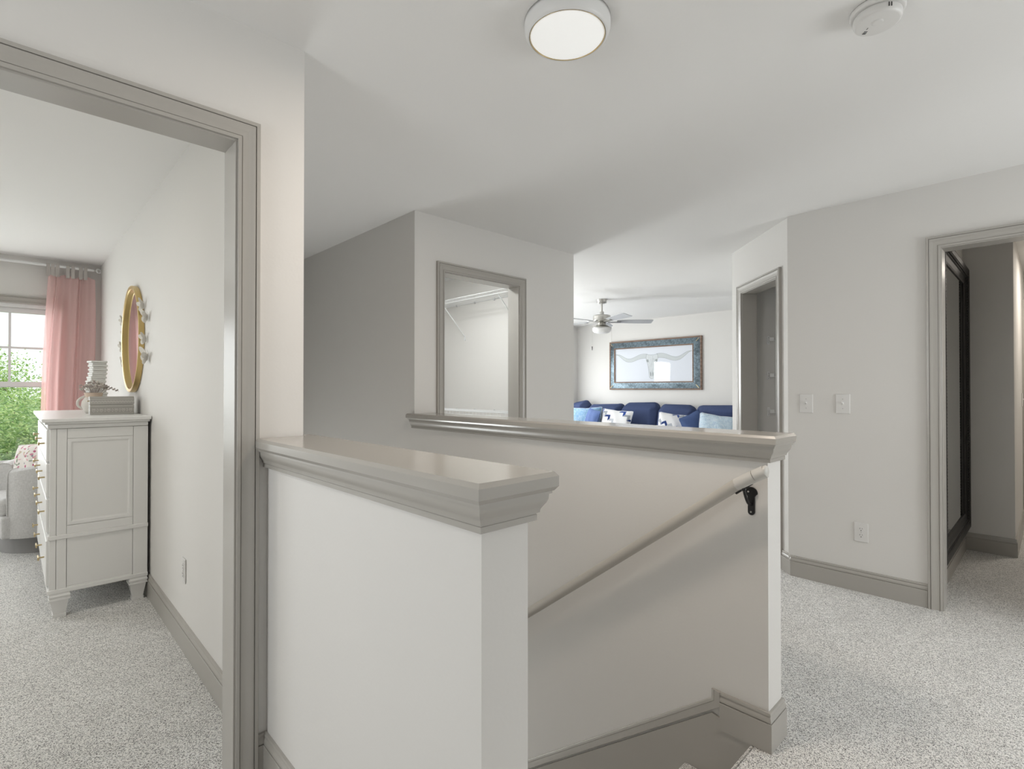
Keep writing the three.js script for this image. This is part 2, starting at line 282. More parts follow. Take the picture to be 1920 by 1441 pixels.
{ // skirt board and the moulding that follows the stairs
  const o = new THREE.Group(); o.name = 'trim_' + (++trims); scene.add(o); struct(o, 'grey skirt board and stepped moulding along the stairs', 'stair skirt');
  const k = -0.752, T = (v) => 0.052 + k * (v - 0.898), s = new THREE.Shape();
  s.moveTo(0.70, 0.01); s.lineTo(0.87, 0.04); s.lineTo(0.898, T(0.898) - 0.004); s.lineTo(4.3, T(4.3) - 0.004); s.lineTo(4.3, T(4.3) - 0.36); s.lineTo(0.70, -0.35); s.closePath();
  const g = new THREE.ExtrudeGeometry(s, { depth: 0.01, bevelEnabled: false }); g.rotateY(Math.PI / 2); g.translate(1.9, 0, 0);
  obj('skirt_board', g, M.trim, o);
  const MOULD = [[0, 0], [0, 0.0125], [0.004, 0.0128], [0.010, 0.0118], [0.016, 0.0095], [0.020, 0.0085], [0.0235, 0.0083], [0.025, 0.0098], [0.031, 0.0095], [0.0345, 0.0075], [0.0355, 0]];
  obj('moulding', sweep([V3(1.91, 0.136, 0.866), V3(1.91, T(0.866) + 0.008, 0.866), V3(1.91, T(4.3) + 0.008, 4.3)], MOULD.map(([a, b]) => [-a, b]), new THREE.Vector3(-1, 0, 0)), M.trim, o, true);
}

// ---------------------------------------------------------------- windows
let windows = 0;
function windowUnit(label, at, turn, w, h, cols, panes = true) {       // local x across, y up from the sill, z into the room; wall 0.15 thick behind z = 0
  const o = new THREE.Group(); o.name = 'window_' + (++windows); o.position.copy(at); o.rotation.y = turn; scene.add(o); struct(o, label, 'window');
  const Z = new THREE.Vector3(0, 0, 1), p = (x, y) => new THREE.Vector3(x, y, 0), f = 0.045;
  obj('casing', sweep([p(0, 0), p(0, h), p(w, h), p(w, 0)], CASING, Z), M.trim, o, true);
  obj('sill', rb(-0.08, w + 0.08, -0.03, 0, -0.14, 0.05, 0.006), M.trim, o);
  obj('apron', rb(-0.06, w + 0.06, -0.1, -0.03, 0.001, 0.016, 0.003), M.trim, o);
  for (const [a, b, c, d] of [[0, 0.03, 0, h], [w - 0.03, w, 0, h], [0.03, w - 0.03, h - 0.035, h], [0.03, w - 0.03, 0, 0.025]]) obj('frame', rb(a, b, c, d, -0.13, -0.02, 0.003, 1), M.vinyl, o);
  const mid = h * 0.51;
  const sash = (name, y0, y1, z) => {
    const s = new THREE.Group(); s.name = name; o.add(s);
    for (const [a, b, c, d] of [[0.03, 0.03 + f, y0, y1], [w - 0.03 - f, w - 0.03, y0, y1], [0.03 + f, w - 0.03 - f, y1 - f, y1], [0.03 + f, w - 0.03 - f, y0, y0 + f]]) obj('rail', rb(a, b, c, d, z - 0.016, z + 0.016, 0.003, 1), M.vinyl, s);
    obj('pane', lb(0.03 + f, w - 0.03 - f, y0 + f, y1 - f, z - 0.0015, z + 0.0015), M.glass, s);
    return s;
  };
  const up = sash('upper_sash', mid - 0.03, h - 0.035, -0.09);
  sash('lower_sash', 0.025, mid + 0.02, -0.055);
  const y0 = mid - 0.03 + f, y1 = h - 0.035 - f, x0 = 0.03 + f, x1 = w - 0.03 - f;
  for (let i = 1; i < cols; i++) obj('muntin', lb(x0 + (x1 - x0) * i / cols - 0.009, x0 + (x1 - x0) * i / cols + 0.009, y0, y1, -0.099, -0.081), M.vinyl, up);
  obj('muntin', lb(x0, x1, (y0 + y1) / 2 - 0.009, (y0 + y1) / 2 + 0.009, -0.098, -0.082), M.vinyl, up);
  return o;
}
windowUnit('white double hung window behind the pink curtain', V3(-0.58, 0.56, 6.35), 0, 0.88, 1.46, 3);
windowUnit('wide bedroom window left of the curtained one', V3(-2.8, 0.56, 6.35), 0, 1.6, 1.46, 4);
windowUnit('living room window near the closet wall', V3(4.22, 0.7, 6.27), 0, 0.74, 1.22, 3);
windowUnit('living room window near the blue sofa', V3(6.45, 0.7, 6.27), 0, 0.75, 1.22, 3);
windowUnit('landing window behind the camera', V3(3.65, 0.65, -2.2), Math.PI, 1.3, 1.3, 4);
windowUnit('landing window to the left behind the camera', V3(-1.7, 0.95, 1.65), R(90), 0.9, 1.2, 3);
windowUnit('window on the stair landing below', V3(0.87, -1.9, 5.0), 0, 0.9, 1.2, 3);

// ---------------------------------------------------------------- landing fittings
function flushLight(label, u, v, power, rgb, drop = 2.44) {
  const o = thing('ceiling_light', label, 'ceiling light', V3(u, drop, v));
  obj('housing', lathe([[0, 0], [0.138, 0], [0.138, -0.012], [0.1375, -0.022], [0.133, -0.038], [0.127, -0.0455], [0.1225, -0.046], [0.1215, -0.042], [0.12, -0.039]], 64), M.white, o);
  obj('gold_ring', lathe([[0.1208, -0.0395], [0.1215, -0.0455], [0.1208, -0.0466], [0.1196, -0.0460], [0.1190, -0.0395]], 64), M.brass, o);
  obj('diffuser', lathe([[0.1192, -0.041], [0.114, -0.0470], [0.08, -0.0485], [0, -0.049]], 64), phys(lin(0.9, 0.9, 0.88), 0.3, { emissive: lin(0.36, 0.36, 0.355), emissiveIntensity: 1 }), o);
  const l = new THREE.RectAreaLight(lin(...rgb), power, 0.21, 0.21); l.position.copy(V3(u, drop - 0.055, v)); l.lookAt(V3(u, 0, v)); scene.add(l);
  return o;
}
flushLight('round white flush ceiling light, lit, over the staircase half walls', 1.283, 1.08, K.lamp, [1, 0.865, 0.74]);
flushLight('round flush ceiling light inside the white closet', 2.42, 3.62, K.closet, [0.97, 1, 1]);
flushLight('round flush ceiling light at the bend of the dim hallway', 6.3, -0.25, K.hall, [1, 0.92, 0.82]);
flushLight('round flush ceiling light in the bedroom', -0.9, 3.1, K.bed, [1, 0.95, 0.88]);
{
  const o = thing('smoke_detector', 'round white smoke detector on the ceiling by the hallway doorway', 'smoke detector', V3(1.935, 2.44, 0.375), R(-140));
  obj('base_plate', lathe([[0, 0], [0.073, 0], [0.074, -0.004], [0.0735, -0.011], [0.071, -0.0145], [0.066, -0.016], [0, -0.016]], 56), M.plastic, o);
  const b = obj('body', lathe([[0.059, -0.014], [0.0635, -0.020], [0.0645, -0.024], [0.064, -0.034], [0.0615, -0.041], [0.056, -0.0445], [0.03, -0.0465], [0, -0.047]], 56), M.plastic, o);
  obj('test_button', lathe([[0, -0.05], [0.012, -0.0498], [0.0155, -0.0475], [0.016, -0.046]], 28).translate(0.012, 0, 0.006), M.plastic, b);
  for (let i = 0; i < 3; i++) obj('sounder_slot', rb(-0.043 + i * 0.0055, -0.0405 + i * 0.0055, -0.0468, -0.0454, 0.012, 0.022, 0.0005, 1), M.dark, b);
  obj('indicator_slot', rb(-0.02, -0.012, -0.0476, -0.0462, 0.02, 0.0215, 0.0004, 1), M.dark, b);
  for (let i = 0; i < 2; i++) obj('vent_slot', lb(0.0635, 0.0655, -0.034, -0.022, -0.006 + i * 0.007, -0.0035 + i * 0.007), M.dark, b);
}
{ // handrail
  const o = thing('handrail', 'painted beige wooden handrail sloping down the far half wall', 'handrail', V3(0, 0, 0));
  const ru = 1.842, k = -0.747, rh = (v) => 0.982 + k * (v - 0.70), rail = std(lin(0.50, 0.475, 0.43), 0.38), r = 0.0215;
  obj('rail', bar(V3(ru, rh(0.775), 0.775), V3(ru, rh(4.0), 4.0), r, 24), rail, o);
  const a = V3(ru, rh(0.778), 0.778), b = V3(ru, rh(0.716) - 0.008, 0.716), c = V3(ru + 0.004, rh(0.68) - 0.016, 0.682), light = std(lin(0.60, 0.585, 0.55), 0.4);
  obj('end_piece', bar(a, b, r, 24), light, o);
  obj('end_cap', [bar(b, c, r, 24), new THREE.SphereGeometry(r, 20, 14).scale(1, 1, 0.5).translate(c.x, c.y, c.z)], light, o);
  for (const bv of [0.752, 2.2, 3.6]) {
    const h = rh(bv) - 0.075, br = new THREE.Group(); br.name = 'bracket'; br.userData.label = 'black metal bracket'; o.add(br);
    const s = new THREE.Shape(); s.moveTo(-0.0105, -0.045); s.absarc(0, -0.045, 0.0105, Math.PI, Math.PI * 2, false); s.lineTo(0.0105, 0.008); s.quadraticCurveTo(0.012, 0.014, 0.02, 0.021); s.absarc(0, 0.022, 0.02, 0, Math.PI, false); s.quadraticCurveTo(-0.012, 0.012, -0.0105, 0.008);
    const g = new THREE.ExtrudeGeometry(s, { depth: 0.004, bevelEnabled: true, bevelThickness: 0.0015, bevelSize: 0.0015, bevelSegments: 2, curveSegments: 16 }); g.rotateY(-Math.PI / 2); g.translate(1.909, h, -bv);
    obj('wall_plate', g, M.black, br);
    const arm = new THREE.CatmullRomCurve3([V3(1.906, h - 0.02, bv), V3(1.882, h - 0.012, bv), V3(1.856, h + 0.018, bv), V3(ru, rh(bv) - 0.031, bv)]);
    obj('arm', new THREE.TubeGeometry(arm, 16, 0.0052, 10), M.black, br);
    obj('saddle', [bar(V3(ru, rh(bv - 0.028) - 0.0275, bv - 0.028), V3(ru, rh(bv + 0.028) - 0.0275, bv + 0.028), 0.0055, 10), new THREE.SphereGeometry(0.0085, 14, 10).translate(ru, rh(bv) - 0.031, -bv)], M.black, br);
    obj('screw', new THREE.SphereGeometry(0.0032, 10, 8).translate(1.902, h - 0.045, -bv), M.nickel, br); obj('screw', new THREE.SphereGeometry(0.0032, 10, 8).translate(1.902, h + 0.026, -bv - 0.009), M.nickel, br);
  }
}
function wallPlate(name, label, at, turn, kind, w = 0.08, hh = 0.124) {    // local z out of the wall
  const o = thing(name, label, kind === 'switch' ? 'light switch' : 'outlet', at, turn);
  obj('cover_plate', rb(-w / 2, w / 2, -hh / 2, hh / 2, 0.0004, 0.0065, 0.003, 3), M.plastic, o);
  if (kind === 'switch') {
    obj('toggle_frame', rb(-0.0062, 0.0062, -0.0135, 0.0135, 0.0055, 0.0075, 0.001, 1), M.plastic, o);
    const g = rb(-0.0038, 0.0038, -0.0045, 0.0085, 0, 0.014, 0.0015, 2); g.rotateX(-0.45); g.translate(0, 0.001, 0.006); obj('toggle', g, M.plastic, o);
    for (const y of [-0.03, 0.03]) obj('screw', cyl(0.003, 0.003, 0, 0.0012, 0, 0, 12).rotateX(Math.PI / 2).translate(0, y, 0.0062), std(lin(0.5, 0.49, 0.47), 0.4), o);
  } else {
    for (const y of [-0.0195, 0.0195]) {
      const rec = obj('receptacle', cyl(0.0165, 0.0165, 0, 0.0022, 0, 0, 32).rotateX(Math.PI / 2).translate(0, y, 0.0058), M.plastic, o);
      obj('slot', lb(-0.0075, -0.0055, y + 0.001, y + 0.009, 0.0075, 0.0084), M.dark, rec); obj('slot', lb(0.0055, 0.0075, y + 0.002, y + 0.008, 0.0075, 0.0084), M.dark, rec);
      obj('ground_hole', cyl(0.0026, 0.0026, 0, 0.001, 0, 0, 12).rotateX(Math.PI / 2).translate(0, y - 0.0075, 0.0076), M.dark, rec);
    }
    obj('screw', cyl(0.0028, 0.0028, 0, 0.001, 0, 0, 12).rotateX(Math.PI / 2).translate(0, 0, 0.0062), std(lin(0.5, 0.49, 0.47), 0.4), o);
  }
  return o;
}
wallPlate('light_switch', 'white toggle light switch nearest the angled linen closet wall', V3(3.82, 1.164, 1.146), R(-90), 'switch');
wallPlate('light_switch', 'white toggle light switch nearest the hallway doorway', V3(3.82, 1.166, 0.934), R(-90), 'switch');
wallPlate('wall_outlet', 'white duplex outlet low on the wall under the light switches', V3(3.82, 0.369, 0.838), R(-90), 'outlet', 0.075, 0.117);
wallPlate('wall_outlet', 'white duplex outlet on the bedroom wall beside the dresser', V3(0.612, 0.378, 2.945), R(-90), 'outlet', 0.072, 0.117);

// ---------------------------------------------------------------- closet wire shelves
function wireShelf(label, h, braceAt, depth = 0.3) {
  const o = thing('wire_shelf', label, 'wire shelf', V3(3.43, h, 0)), v0 = 3.1, v1 = 4.9, P = (du, dh, v) => V3(du, dh, v);
  obj('wire_deck', Array.from({ length: Math.round((v1 - v0) / 0.025) + 1 }, (_, i) => bar(P(-0.004, 0, v0 + i * 0.025), P(-depth, 0, v0 + i * 0.025), 0.0014, 6)), M.wire, o).userData.kind = 'stuff';
  obj('back_rail', bar(P(-0.006, -0.003, v0), P(-0.006, -0.003, v1), 0.003, 8), M.wire, o);
  obj('front_rail', bar(P(-depth, -0.003, v0), P(-depth, -0.003, v1), 0.0034, 8), M.wire, o);
  obj('front_rail', bar(P(-depth, -0.034, v0), P(-depth, -0.034, v1), 0.0034, 8), M.wire, o);
  obj('front_lip', Array.from({ length: Math.round((v1 - v0) / 0.05) + 1 }, (_, i) => bar(P(-depth, 0, v0 + i * 0.05), P(-depth, -0.034, v0 + i * 0.05), 0.0014, 6)), M.wire, o).userData.kind = 'stuff';
  for (const v of braceAt) {
    obj('brace', bar(P(-depth + 0.005, -0.034, v), P(-0.006, -0.34, v), 0.005, 10), M.wire, o);
    obj('brace_foot', rb(-0.008, 0, -0.385, -0.33, -v - 0.009, -v + 0.009, 0.003), M.wire, o);
  }
  for (let v = v0 + 0.12; v < v1; v += 0.3) obj('wall_clip', rb(-0.014, 0, -0.016, 0.008, -v - 0.006, -v + 0.006, 0.002, 1), std(lin(0.6, 0.6, 0.6), 0.5), o);
}
wireShelf('white wire shelf high on the closet wall with sloping braces', 2.15, [4.285, 3.45]);
wireShelf('white wire shelf at waist height on the closet wall', 1.05, [4.285, 3.45]);
// linen closet: end brackets left on the side wall
{
  const bright = std(lin(0.9, 0.9, 0.89), 0.4);
  const q = (x, y, z) => { const v = new THREE.Vector3(x, y, z).applyAxisAngle(UP, R(45)); return v.add(new THREE.Vector3(3.82, 0, -1.24)); };
  [1.68, 1.374, 1.066].forEach((h, i) => {
    const o = thing('shelf_bracket', 'white plastic shelf bracket in the linen closet, ' + ['above the other two', 'between two others', 'below the other two'][i], 'shelf bracket', q(0.95, h, 0.29), R(45));
    obj('plate', rb(-0.008, 0, -0.036, 0.036, -0.010, 0.010, 0.002), bright, o);
    obj('cradle', [rb(-0.040, -0.003, -0.010, 0.012, -0.006, 0.012, 0.003), rb(-0.048, -0.036, -0.012, 0.020, -0.008, 0.03, 0.003), rb(-0.040, -0.003, -0.010, -0.004, 0.0, 0.05, 0.002)], bright, o);
    obj('screw', new THREE.SphereGeometry(0.003, 8, 6).translate(-0.006, 0.022, 0), M.dark, o); obj('screw', new THREE.SphereGeometry(0.003, 8, 6).translate(-0.006, -0.024, 0), M.dark, o);
  });
}

// ---------------------------------------------------------------- dim hallway mirror
{
  const o = thing('floor_mirror', 'tall mirror in a carved black frame on the hallway wall', 'mirror', V3(4.08, 0.19, 0.5));
  const w = 1.29, h = 2.0, Z = new THREE.Vector3(0, 0, 1), p = (x, y) => new THREE.Vector3(x, y, 0.002);
  const FR = [[0, 0], [0, 0.020], [0.012, 0.024], [0.018, 0.019], [0.05, 0.026], [0.056, 0.034], [0.078, 0.036], [0.084, 0.041], [0.108, 0.046], [0.118, 0.044], [0.122, 0.03], [0.122, 0]];
  const i = 0.122;                // inner edge path; the frame grows outwards
  obj('frame', sweep([p(i, i), p(i, h - i), p(w - i, h - i), p(w - i, i)], FR, Z, true, 0.4), M.mirrorFrame, o, true);
  const beads = [], bead = new THREE.SphereGeometry(0.0085, 8, 6).scale(1, 1, 0.8);
  const line = (x0, y0, x1, y1) => { const n = Math.round(Math.hypot(x1 - x0, y1 - y0) / 0.021); for (let k = 0; k < n; k++) beads.push(bead.clone().translate(x0 + (x1 - x0) * k / n, y0 + (y1 - y0) * k / n, 0.038)); };
  const e = i - 0.067; line(e, e, w - e, e); line(w - e, e, w - e, h - e); line(w - e, h - e, e, h - e); line(e, h - e, e, e);
  obj('beading', beads, M.mirrorFrame, o).userData.kind = 'stuff';
  obj('mirror_glass', lb(i - 0.005, w - i + 0.005, i - 0.005, h - i + 0.005, 0.012, 0.0165), M.mirror, o);
}
wallPlate('light_switch', 'white light switch on the pale wall at the bend of the dim hallway', V3(6.72, 1.16, 0.21), 0, 'switch');

// ---------------------------------------------------------------- bedroom
{ // dresser: local x along its depth (front towards -x), z towards the camera side
  const o = thing('dresser', 'tall white dresser with brass pulls against the bedroom wall', 'dresser', V3(0, 0, 0)), F = M.furniture;
  const u0 = 0.150, u1 = 0.596, v0 = 3.805, v1 = 5.235;
  const near = (a, b, l, h, d0, d1, r = 0.002) => rb(a, b, l, h, -(v0 + d1), -(v0 - d0), r, 2);
  obj('top', [rb(u0 - 0.035, u1 + 0.012, 1.078, 1.098, -(v1 + 0.03), -(v0 - 0.03), 0.004), rb(u0 - 0.022, u1 + 0.006, 1.066, 1.078, -(v1 + 0.02), -(v0 - 0.02), 0.003), rb(u0 - 0.010, u1, 1.042, 1.066, -(v1 + 0.01), -(v0 - 0.008), 0.006)], F, o);
  obj('carcass', bx(u0 + 0.012, u1 - 0.004, 0.135, 1.045, v0 + 0.012, v1 - 0.012), F, o);
  const panel = (v, s) => {        // end panels: stiles, rails and the raised field
    const a = v - (s > 0 ? 0 : 0.014), b = v + (s > 0 ? 0.014 : 0);
    const g = (x0, x1, l, h, d = 0, r = 0.0016) => rb(x0, x1, l, h, -(b - (s < 0 ? 0 : 0) + (s < 0 ? -d : 0)) , -(a + (s > 0 ? d : 0)), r, 1);
    obj('stile', g(u0, u0 + 0.028, 0.14, 1.04), F, o); obj('stile', g(u0 + 0.0295, u0 + 0.072, 0.14, 1.04), F, o); obj('stile', g(u1 - 0.072, u1, 0.14, 1.04), F, o);
    obj('end_rail', g(u0 + 0.0735, u1 - 0.0735, 0.985, 1.04), F, o); obj('end_rail', g(u0 + 0.0735, u1 - 0.0735, 0.455, 0.502), F, o); obj('end_rail', g(u0 + 0.0735, u1 - 0.0735, 0.14, 0.165), F, o);
    obj('waist_band', rb(u0 - 0.008, u1 + 0.002, 0.432, 0.455, -(v + (s > 0 ? 0.02 : 0.006)), -(v - (s > 0 ? 0.006 : 0.02)), 0.003), F, o);
    obj('foot_band', rb(u0 - 0.008, u1 + 0.002, 0.135, 0.158, -(v + (s > 0 ? 0.02 : 0.004)), -(v - (s > 0 ? 0.004 : 0.02)), 0.003), F, o);
    obj('end_panel', g(u0 + 0.0735, u1 - 0.0735, 0.165, 0.432, 0.003), F, o);
    const x0 = u0 + 0.0735, x1 = u1 - 0.0735, z = -(v + (s > 0 ? 0.007 : -0.007)), N = new THREE.Vector3(0, 0, s);
    const path = [[x0, 0.503], [x1, 0.503], [x1, 0.984], [x0, 0.984]].map(([x, y]) => new THREE.Vector3(x, y, z)); if (s < 0) path.reverse();
    obj('panel_moulding', sweep(path, [[0, -0.002], [0.028, -0.002], [0.028, 0.001], [0.022, 0.003], [0.018, 0.0065], [0.013, 0.0075], [0.002, 0.0068], [0, 0.005]], N, true), F, o, true);
    obj('end_panel', lb(x0, x1, 0.503, 0.984, Math.min(z - 0.004, z + 0.0015), Math.max(z - 0.004, z + 0.0015)), F, o);
  };
  panel(v0, 1); panel(v1, -1);
  // front
  obj('front_frame', [bx(u0 + 0.002, u0 + 0.014, 0.135, 1.045, v0 + 0.014, v0 + 0.05), bx(u0 + 0.002, u0 + 0.014, 0.135, 1.045, v1 - 0.05, v1 - 0.014), bx(u0 - 0.006, u0 + 0.014, 0.432, 0.455, v0 + 0.01, v1 - 0.01), bx(u0 - 0.006, u0 + 0.014, 0.135, 0.16, v0 + 0.01, v1 - 0.01)], F, o);
  const rows = [[0.172, 0.42, 2], [0.468, 0.65, 2], [0.662, 0.845, 2], [0.857, 1.032, 3]];
  for (const [l, h, n] of rows) for (let i = 0; i < n; i++) {
    const a = v0 + 0.055 + (v1 - v0 - 0.11) * i / n + 0.004, b = v0 + 0.055 + (v1 - v0 - 0.11) * (i + 1) / n - 0.004;
    const d = obj('drawer', rb(u0 - 0.012, u0 + 0.01, l, h, -b, -a, 0.004), F, o);
    for (const t of n === 3 ? [0.5] : [0.25, 0.75]) { const vv = a + (b - a) * t, hh = (l + h) / 2; obj('pull', [bar(V3(u0 - 0.012, hh, vv), V3(u0 - 0.036, hh, vv), 0.0045, 10), rb(u0 - 0.042, u0 - 0.034, hh - 0.009, hh + 0.009, -vv - 0.035, -vv + 0.035, 0.003)], M.brass, d); }
  }
  for (const [x, v] of [[u0 + 0.045, v0 + 0.042], [u1 - 0.045, v0 + 0.042], [u0 + 0.045, v1 - 0.042], [u1 - 0.045, v1 - 0.042]]) {
    const ring = (r0, r1, y0, y1) => { const g = new THREE.CylinderGeometry(r1 * Math.SQRT2, r0 * Math.SQRT2, y1 - y0, 4); g.rotateY(Math.PI / 4); g.translate(0, (y0 + y1) / 2, 0); return g.toNonIndexed(); };
    const g = mergeGeometries([ring(0.026, 0.0395, 0.018, 0.098), ring(0.029, 0.029, 0, 0.018), ring(0.046, 0.046, 0.098, 0.108), ring(0.042, 0.047, 0.108, 0.12), ring(0.047, 0.042, 0.12, 0.135)].map((q) => { q.computeVertexNormals(); return q; }));
    g.translate(x, 0, -v); obj('foot', g, F, o);
  }
}
{ // inlaid box
  const draw = (c, w, h) => {
    c.fillStyle = '#a7a49e'; c.fillRect(0, 0, w, h); c.strokeStyle = '#e8e6e1'; c.fillStyle = '#e8e6e1'; c.lineWidth = 3;
    const n = 6;
    for (let i = 0; i < n; i++) { const x = (i + 0.5) * w / n, y = h * 0.72;
      c.beginPath(); c.moveTo(x, y + 30); c.bezierCurveTo(x - 46, y - 6, x - 26, y - 38, x, y - 14); c.bezierCurveTo(x + 26, y - 38, x + 46, y - 6, x, y + 30); c.stroke();
      c.beginPath(); c.arc(x - 9, y - 6, 7, 0, 5); c.stroke(); c.beginPath(); c.arc(x + 9, y - 6, 7, -2, 3); c.stroke();
      for (let k = 0; k < 7; k++) { c.beginPath(); c.arc(x + w / n / 2 + Math.cos(k) * 13, y + Math.sin(k) * 22, 4, 0, 7); c.fill(); } }
    for (const y of [0.08, 0.36, 0.46, 0.95]) { c.fillRect(0, y * h, w, 3); }
    for (let i = 0; i < 30; i++) { c.beginPath(); c.ellipse((i + 0.5) * w / 30, h * 0.22, 9, 14, i % 2 ? 0.6 : -0.6, 0, 7); c.stroke(); c.beginPath(); c.arc((i + 0.5) * w / 30, h * 0.41, 4, 0, 7); c.fill(); }
  };
  const tex = canvasTex(768, 256, draw), mat = std(lin(1, 1, 1), 0.5, { map: tex });
  const o = thing('jewelry_box', 'grey and white inlaid box on the dresser top', 'box', V3(0.465, 1.0985, 4.235), R(-2)), w = 0.225, d = 0.15;
  const side = (y0, y1, a, b) => { const g = rb(-w / 2, w / 2, y0, y1, -d / 2, d / 2, 0.003, 2), p = g.attributes.position, uv = g.attributes.uv, n = g.attributes.normal;
    for (let i = 0; i < p.count; i++) { const along = Math.abs(n.getZ(i)) > Math.abs(n.getX(i)) ? (p.getX(i) + w / 2) / w : 0.2 + (p.getZ(i) + d / 2) / d * 0.66; uv.setXY(i, along, a + (b - a) * (p.getY(i) - y0) / (y1 - y0)); } return g; };
  obj('box_body', side(0, 0.062, 0, 0.62), mat, o, true);
  const s = new THREE.Shape(); s.moveTo(-d / 2, 0.064); s.lineTo(-d / 2, 0.098); s.quadraticCurveTo(-d / 2 + 0.004, 0.112, -d / 2 + 0.03, 0.1135); s.lineTo(d / 2 - 0.03, 0.1135); s.quadraticCurveTo(d / 2 - 0.004, 0.112, d / 2, 0.098); s.lineTo(d / 2, 0.064);
  const g = new THREE.ExtrudeGeometry(s, { depth: w, bevelEnabled: false, curveSegments: 8 }); g.rotateY(Math.PI / 2); g.translate(-w / 2, 0, 0);
  { const p = g.attributes.position, uv = g.attributes.uv; for (let i = 0; i < p.count; i++) uv.setXY(i, (p.getX(i) + w / 2) / w, 0.62 + 0.36 * Math.min(1, (p.getY(i) - 0.064) / 0.04)); }
  obj('lid', g, mat, o, true);
  obj('clasp', rb(-w / 2 - 0.012, -w / 2, 0.083, 0.089, 0.02, 0.04, 0.002), M.brass, o);
}
{ // vase of dried flowers
  const o = thing('flower_vase', 'blush ceramic vase of dried grey flowers behind the inlaid box', 'vase', V3(0.395, 1.0985, 4.47));
  const clay = std(lin(0.72, 0.58, 0.47), 0.75), cream = std(lin(0.78, 0.75, 0.70), 0.7);
  obj('vase_body', lathe([[0, 0], [0.04, 0], [0.055, 0.02], [0.066, 0.05], [0.062, 0.078], [0.05, 0.1], [0.046, 0.108]], 40), cream, o);
  obj('vase_neck', lathe([[0.046, 0.106], [0.049, 0.128], [0.052, 0.136], [0.047, 0.137], [0.043, 0.108], [0, 0.1]], 40), clay, o);
  obj('handle', new THREE.TubeGeometry(new THREE.CatmullRomCurve3([new THREE.Vector3(-0.045, 0.115, 0), new THREE.Vector3(-0.078, 0.09, 0), new THREE.Vector3(-0.082, 0.055, 0), new THREE.Vector3(-0.058, 0.03, 0)]), 16, 0.007, 8), cream, o);
  const bloomMats = [std(lin(0.66, 0.60, 0.55), 0.9), std(lin(0.48, 0.42, 0.39), 0.9), std(lin(0.78, 0.73, 0.67), 0.9)], blooms = [[], [], []], stems = [];
  for (let i = 0; i < 120; i++) {
    const a = rnd() * 6.283, r = 0.075 * Math.sqrt(rnd()), y = 0.15 + 0.05 * (1 - r / 0.08) + rnd() * 0.025, x = Math.cos(a) * r * 1.1, z = Math.sin(a) * r;
    for (let k = 0; k < 4; k++) blooms[i % 3].push(new THREE.IcosahedronGeometry(0.0035 + rnd() * 0.003, 0).scale(1, 0.7, 1).translate(x + (rnd() - 0.5) * 0.012, y + (rnd() - 0.5) * 0.01, z + (rnd() - 0.5) * 0.012));
    if (i % 3 === 0) stems.push(bar(new THREE.Vector3(x * 0.3, 0.11, z * 0.3), new THREE.Vector3(x, y, z), 0.0011, 5));
  }
  for (let k = 0; k < 8; k++) { const x = 0.07 + k * 0.008, y = 0.175 - k * 0.004; blooms[1].push(new THREE.IcosahedronGeometry(0.006, 0).translate(x, y + (k % 2) * 0.008, 0.02)); stems.push(bar(new THREE.Vector3(x, y, 0.02), new THREE.Vector3(x + 0.008, y - 0.004, 0.02), 0.001, 5)); }
  blooms.forEach((b, i) => { obj('blossoms', b, bloomMats[i], o).userData.kind = 'stuff'; });
  obj('stems', stems, bloomMats[1], o).userData.kind = 'stuff';
}
{ // ribbed vase
  const o = thing('ribbed_vase', 'white wavy ribbed vase standing behind the dried flowers', 'vase', V3(0.43, 1.0985, 4.68), R(12));
  const shell = std(lin(0.82, 0.81, 0.78), 0.55), n = 26, H = 0.36;
  for (let i = 0; i < n; i++) { const y = i * H / n, t = y / H, s = Math.sin(t * 9.5) * 0.010, w = 0.046 + 0.004 * Math.sin(t * 6) + (i % 2 ? 0.0025 : -0.0025); obj('rib', rb(-w + s, w + s, y, y + H / n - 0.0005, -w - s, w - s, 0.0035, 2), shell, o); }
}
{ // round mirror
  const o = thing('round_mirror', 'round gold framed mirror on the wall above the dresser', 'mirror', V3(0.612, 1.603, 4.40), R(-90)), r = 0.365;
  obj('frame', toCreasedNormals(lathe([[r - 0.026, 0.004], [r - 0.026, 0.026], [r - 0.022, 0.032], [r - 0.004, 0.034], [r, 0.03], [r, 0.002], [r - 0.026, 0.002]], 96).rotateX(Math.PI / 2), 0.5), M.gold, o);
  obj('backing', cyl(r - 0.01, r - 0.01, 0.0005, 0.006, 0, 0, 64).rotateX(Math.PI / 2), M.dark, o);
  obj('mirror_glass', cyl(r - 0.024, r - 0.024, 0.008, 0.012, 0, 0, 96).rotateX(Math.PI / 2), M.mirror, o);
}
